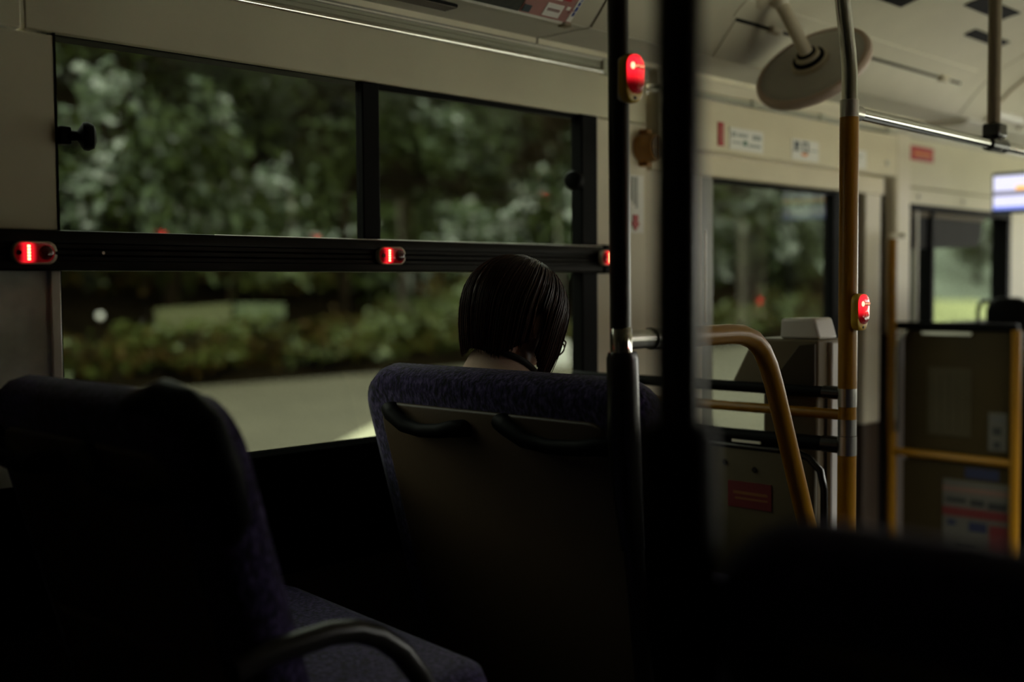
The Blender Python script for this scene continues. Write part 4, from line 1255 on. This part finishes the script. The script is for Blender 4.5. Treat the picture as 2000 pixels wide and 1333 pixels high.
def foliage(name, parent, centre, rad, n, size, tone, nclump=40, seed=0, lmat='leaf'):
    """leaves set along arching branches that leave the middle of the crown"""
    r = np.random.default_rng(seed)
    rad = np.array(rad)
    n = int(n * 2.0)
    nclump = int(nclump * 1.5)
    d = r.normal(size=(nclump, 3))
    d /= np.linalg.norm(d, axis=1, keepdims=True)
    d[:, 1] = -np.abs(d[:, 1]) * 0.9 + 0.15
    start = np.array(centre) + d * rad * r.uniform(0.1, 0.85, (nclump, 1))
    out = d * rad * r.uniform(0.5, 0.8, (nclump, 1))
    out[:, 2] = np.abs(out[:, 2]) * 0.25
    sag = rad[2] * r.uniform(0.15, 0.55, nclump)
    tone_c = r.normal(0, 0.19, nclump)
    which = r.integers(0, nclump, n)
    t = r.uniform(0, 1, n)
    pos = start[which] + out[which] * t[:, None]
    pos[:, 2] -= sag[which] * t ** 2
    pos += r.normal(size=(n, 3)) * rad * np.array([0.12, 0.12, 0.10])
    s = r.uniform(size * 0.6, size * 1.5, n)
    tan = out[which] / np.linalg.norm(out[which], axis=1, keepdims=True)
    tan[:, 2] -= 1.2 * t * sag[which] / np.linalg.norm(out[which], axis=1)
    a = tan + r.normal(size=(n, 3)) * 0.55 + np.array([0, -0.15, -0.2])
    a /= np.linalg.norm(a, axis=1, keepdims=True)
    b = np.cross(a, r.normal(size=(n, 3)) * 0.5 + np.array([0, -0.6, 0.5]))
    b /= np.linalg.norm(b, axis=1, keepdims=True)
    nn = np.cross(a, b)
    L, W = s[:, None], (s * r.uniform(0.35, 0.6, n))[:, None]
    p0 = pos - a * L * 0.5
    p1 = pos + b * W * 0.5 + nn * L * 0.06
    p2 = pos + a * L * 0.5 - nn * L * 0.05
    p3 = pos - b * W * 0.5 + nn * L * 0.06
    co = np.stack([p0, p1, p2, p3], 1).reshape(-1, 3)
    co[:, 2] = np.maximum(co[:, 2], 0.05)
    me = bpy.data.meshes.new(name)
    me.vertices.add(4 * n)
    me.vertices.foreach_set('co', co.ravel())
    me.loops.add(6 * n)
    idx = (np.arange(n)[:, None] * 4 + np.array([0, 1, 2, 0, 2, 3])).ravel()
    me.loops.foreach_set('vertex_index', idx.astype(np.int32))
    me.polygons.add(2 * n)
    me.polygons.foreach_set('loop_start', (np.arange(2 * n) * 3).astype(np.int32))
    me.update(calc_edges=True)
    tn = np.clip(tone - 0.07 + tone_c[which] + r.normal(0, 0.11, n), 0.02, 1.0)
    at = me.attributes.new('tone', 'FLOAT', 'POINT')
    at.data.foreach_set('value', np.repeat(tn, 4).astype(np.float32))
    me.materials.append(MATS[lmat])
    o = bpy.data.objects.new(name, me)
    COL.objects.link(o)
    put(o, parent)
    o['kind'] = 'stuff'
    return o


def plant(name, label, cat, x, y, z0, rad, n, size, tone, trunk=None, zc=None, seed=0, group=None, nclump=40, lmat='leaf'):
    s = thing(name, label, cat, (x, y, z0), group=group)
    zc = zc if zc is not None else z0 + rad[2] * 0.8
    foliage('foliage', s, (x, y, zc), rad, n, size, tone, nclump, seed, lmat)
    if trunk:
        r, lean = trunk
        obj('trunk', MB().tube([(x, y, z0 - 0.3), (x + lean * 0.4, y, z0 + (zc - z0) * 0.5), (x + lean, y, zc + rad[2] * 0.4)], [r, r * 0.8, r * 0.5], 10), 'bark', s)
    return s


# trees of the bank, from the rear of the bus forward
plant('broadleaf_tree', 'tree with pale glinting leaves on the bank behind the left sash', 'tree', 8.7, 15.6, 0.6, (1.6, 0.8, 1.6), 2400, 0.19, 0.72, (0.14, 0.2), 3.2, 1, 'trees on the bank')
plant('broadleaf_tree', 'dark tree behind the left latch knob', 'tree', 6.3, 16.0, 0.8, (1.4, 0.9, 1.9), 2200, 0.18, 0.33, (0.13, -0.1), 3.2, 2, 'trees on the bank')
plant('broadleaf_tree', 'sparse brownish tree behind the sash stile', 'tree', 11.2, 17.6, 2.0, (1.2, 0.8, 1.6), 800, 0.16, 0.28, (0.16, 0.1), 4.4, 3, 'trees on the bank')
plant('broadleaf_tree', 'mid green tree filling the right sash', 'tree', 14.2, 16.2, 0.8, (2.0, 0.9, 1.2), 2400, 0.17, 0.62, (0.15, -0.2), 2.2, 4, 'trees on the bank')
plant('broadleaf_tree', 'leafy tree high behind the right sash', 'tree', 15.0, 17.2, 1.6, (2.2, 0.9, 1.1), 1800, 0.17, 0.58, (0.12, 0.2), 4.5, 5, 'trees on the bank')
plant('broadleaf_tree', 'tree behind the dark poles between window and door', 'tree', 18.6, 16.2, 0.8, (1.9, 1.0, 2.4), 2400, 0.2, 0.55, (0.15, 0.1), 3.2, 6, 'trees on the bank')
plant('broadleaf_tree', 'olive green tree behind the door glass', 'tree', 22.2, 16.2, 0.6, (2.2, 1.0, 2.2), 2800, 0.2, 0.60, (0.15, 0.1), 3.0, 7, 'trees on the bank')
plant('broadleaf_tree', 'tree behind the yellow pole beyond the door glass', 'tree', 26.2, 16.5, 0.6, (2.2, 1.0, 2.2), 2600, 0.2, 0.55, (0.16, 0.0), 3.0, 8, 'trees on the bank')
plant('broadleaf_tree', 'tree over the top edge of the main window', 'tree', 10.0, 18.6, 3.0, (3.0, 0.9, 1.6), 2200, 0.18, 0.42, (0.14, 0.2), 6.2, 9, 'trees on the bank')
plant('broadleaf_tree', 'high tree crown above the right end of the main window', 'tree', 16.5, 18.8, 3.0, (3.4, 0.9, 1.6), 2200, 0.18, 0.45, (0.14, 0.2), 6.2, 10, 'trees on the bank')
plant('broadleaf_tree', 'drooping light green tree behind the front window', 'tree', 47.5, 19.6, 0.6, (2.4, 0.9, 1.2), 1300, 0.24, 0.86, (0.2, 0.6), 3.0, 11, 'trees on the bank')
plant('broadleaf_tree', 'dark rounded tree ahead of the front window mullion', 'tree', 35.0, 18.5, 0.4, (2.2, 1.0, 2.6), 2200, 0.24, 0.5, (0.2, 0.1), 3.6, 12, 'trees on the bank')
# undergrowth along the verge
sh_spec = [(5.6, 15.0, 0.40, 'dark undergrowth shrub below the left end of the rail'), (7.2, 14.9, 0.46, 'olive shrub beside the added white glowing disc'), (8.9, 14.8, 0.50, 'shrub with yellow green leaves under the pale guard board'),
           (10.8, 14.9, 0.52, 'low leafy shrub at the verge below the middle stop button'), (12.4, 15.0, 0.66, 'pale green shrub left of the hair'), (14.0, 15.0, 0.60, 'verge shrub directly behind the head'),
           (15.8, 15.0, 0.56, 'verge shrub behind the right window frame'), (19.6, 15.0, 0.58, 'verge shrub at the left edge of the door glass'), (22.6, 15.0, 0.62, 'verge shrub behind the ticket machine'), (25.6, 15.2, 0.56, 'verge shrub beside the yellow pole')]
for k, (x, y, t, lab) in enumerate(sh_spec):
    vh = (0.62, 0.44, 0.50, 0.46, 0.72, 0.95, 0.55, 0.8, 0.5, 0.7)[k]
    plant('verge_shrub', lab, 'shrub', x, y, 0.25, (1.15, 0.55, vh), 1300, 0.13, t + 0.08, None, 0.30 + vh * 0.7, 30 + k, 'undergrowth along the verge', 30, 'leaf_verge')
for k, (x, z0, t, lab) in enumerate(((11.0, 1.4, 0.55, 'hanging leafy branch mass below the rail at the middle button'), (7.6, 1.5, 0.42, 'dark leaf mass below the rail at the left'), (13.4, 1.6, 0.52, 'leaf mass under the rail left of the head'))):
    plant('bank_bush', lab, 'bush', x, 16.3, z0 - 0.6, (1.5, 0.6, 0.55), 1200, 0.15, t, None, z0 + 0.35, 50 + k, 'bushes on the bank', 24, 'leaf_verge')

for k, (x, z, t, lab) in enumerate(((5.2, 2.9, 0.38, 'leafy tree at the rear edge of the main window'), (12.4, 2.6, 0.55, 'tree with yellow green leaves behind the sash stile'), (17.2, 2.4, 0.6, 'tree behind the black end frame of the main window'), (9.9, 2.3, 0.42, 'dark toned tree behind the middle of the rail'))):
    plant('broadleaf_tree', lab, 'tree', x, 17.0, 1.2, (1.6, 0.7, 1.5), 1700, 0.17, t, (0.11, 0.1), z, 70 + k, 'trees on the bank')

# slim trunks standing at the verge
for k, (x, lean, r) in enumerate(((12.9, 0.1, 0.09), (13.35, -0.05, 0.06), (11.6, 0.12, 0.10))):
    tag(obj('sapling_trunk', MB().tube([(x, 15.3, 0.0), (x + lean, 15.3, 1.2), (x + 2 * lean, 15.4, 3.0)], [r, r * 0.8, r * 0.6], 10), 'bark'), ['slim bare trunk left of the hair', 'thinner bare trunk closest to the hair', 'bare trunk under the middle stop button'][k], 'trunk', 'bare trunks at the verge')

# pale boards of a roadside barrier glimpsed through the leaves
gb = thing('roadside_barrier', 'pale green barrier boards glimpsed between the shrubs', 'barrier', (9.4, 15.3, 0.2))
obj('board', MB().prism([(8.3, 1.18), (9.55, 1.24), (9.55, 0.80), (9.35, 0.72), (8.3, 0.92)], 'y', 15.25, 15.30), 'rail_paint', gb)
obj('board', MB().prism([(9.65, 1.24), (10.55, 1.22), (10.55, 1.0), (9.65, 0.98)], 'y', 15.30, 15.35), mat('rail_paint_light', (0.11, 0.14, 0.065), 0.6), gb)
obj('board', MB().prism([(9.7, 0.92), (10.5, 0.88), (10.4, 0.62), (9.9, 0.55)], 'y', 15.30, 15.35), mat('rail_paint_light', (0.11, 0.14, 0.065)), gb)
obj('post', MB().tube([(9.45, 15.38, 0.0), (9.62, 15.38, 1.5)], 0.05, 8), 'bark', gb)
rp_ = thing('bright_spot_post', 'small white glowing disc on a thin post, added as a bright spot', 'bright spot', (6.6, 13.5, 0.08))
obj('disc', MB().lathe((6.6, 13.5, 1.148), (-0.44, -0.9, 0), [(0, 0.042), (0.02, 0.042), (0.03, 0.03)], 16), emit_mat('bright_spot_glow', (0.9, 0.88, 0.85), 0.15), rp_)  # disc added for a bright spot; its glow is no lamp
obj('post', MB().tube([(6.61, 13.52, 0.06), (6.61, 13.52, 1.13)], 0.015, 8), 'bark', rp_)
tag(obj('white_block', MB().prism([(14.75, 0.05), (15.22, 0.05), (15.22, 0.46), (15.10, 0.50), (14.92, 0.30), (14.75, 0.24)], 'y', 13.4, 13.7), 'white_post', None, 0.02), 'white block on the verge beside the lowered face', 'block')  # plain white block set for an indistinct pale spot
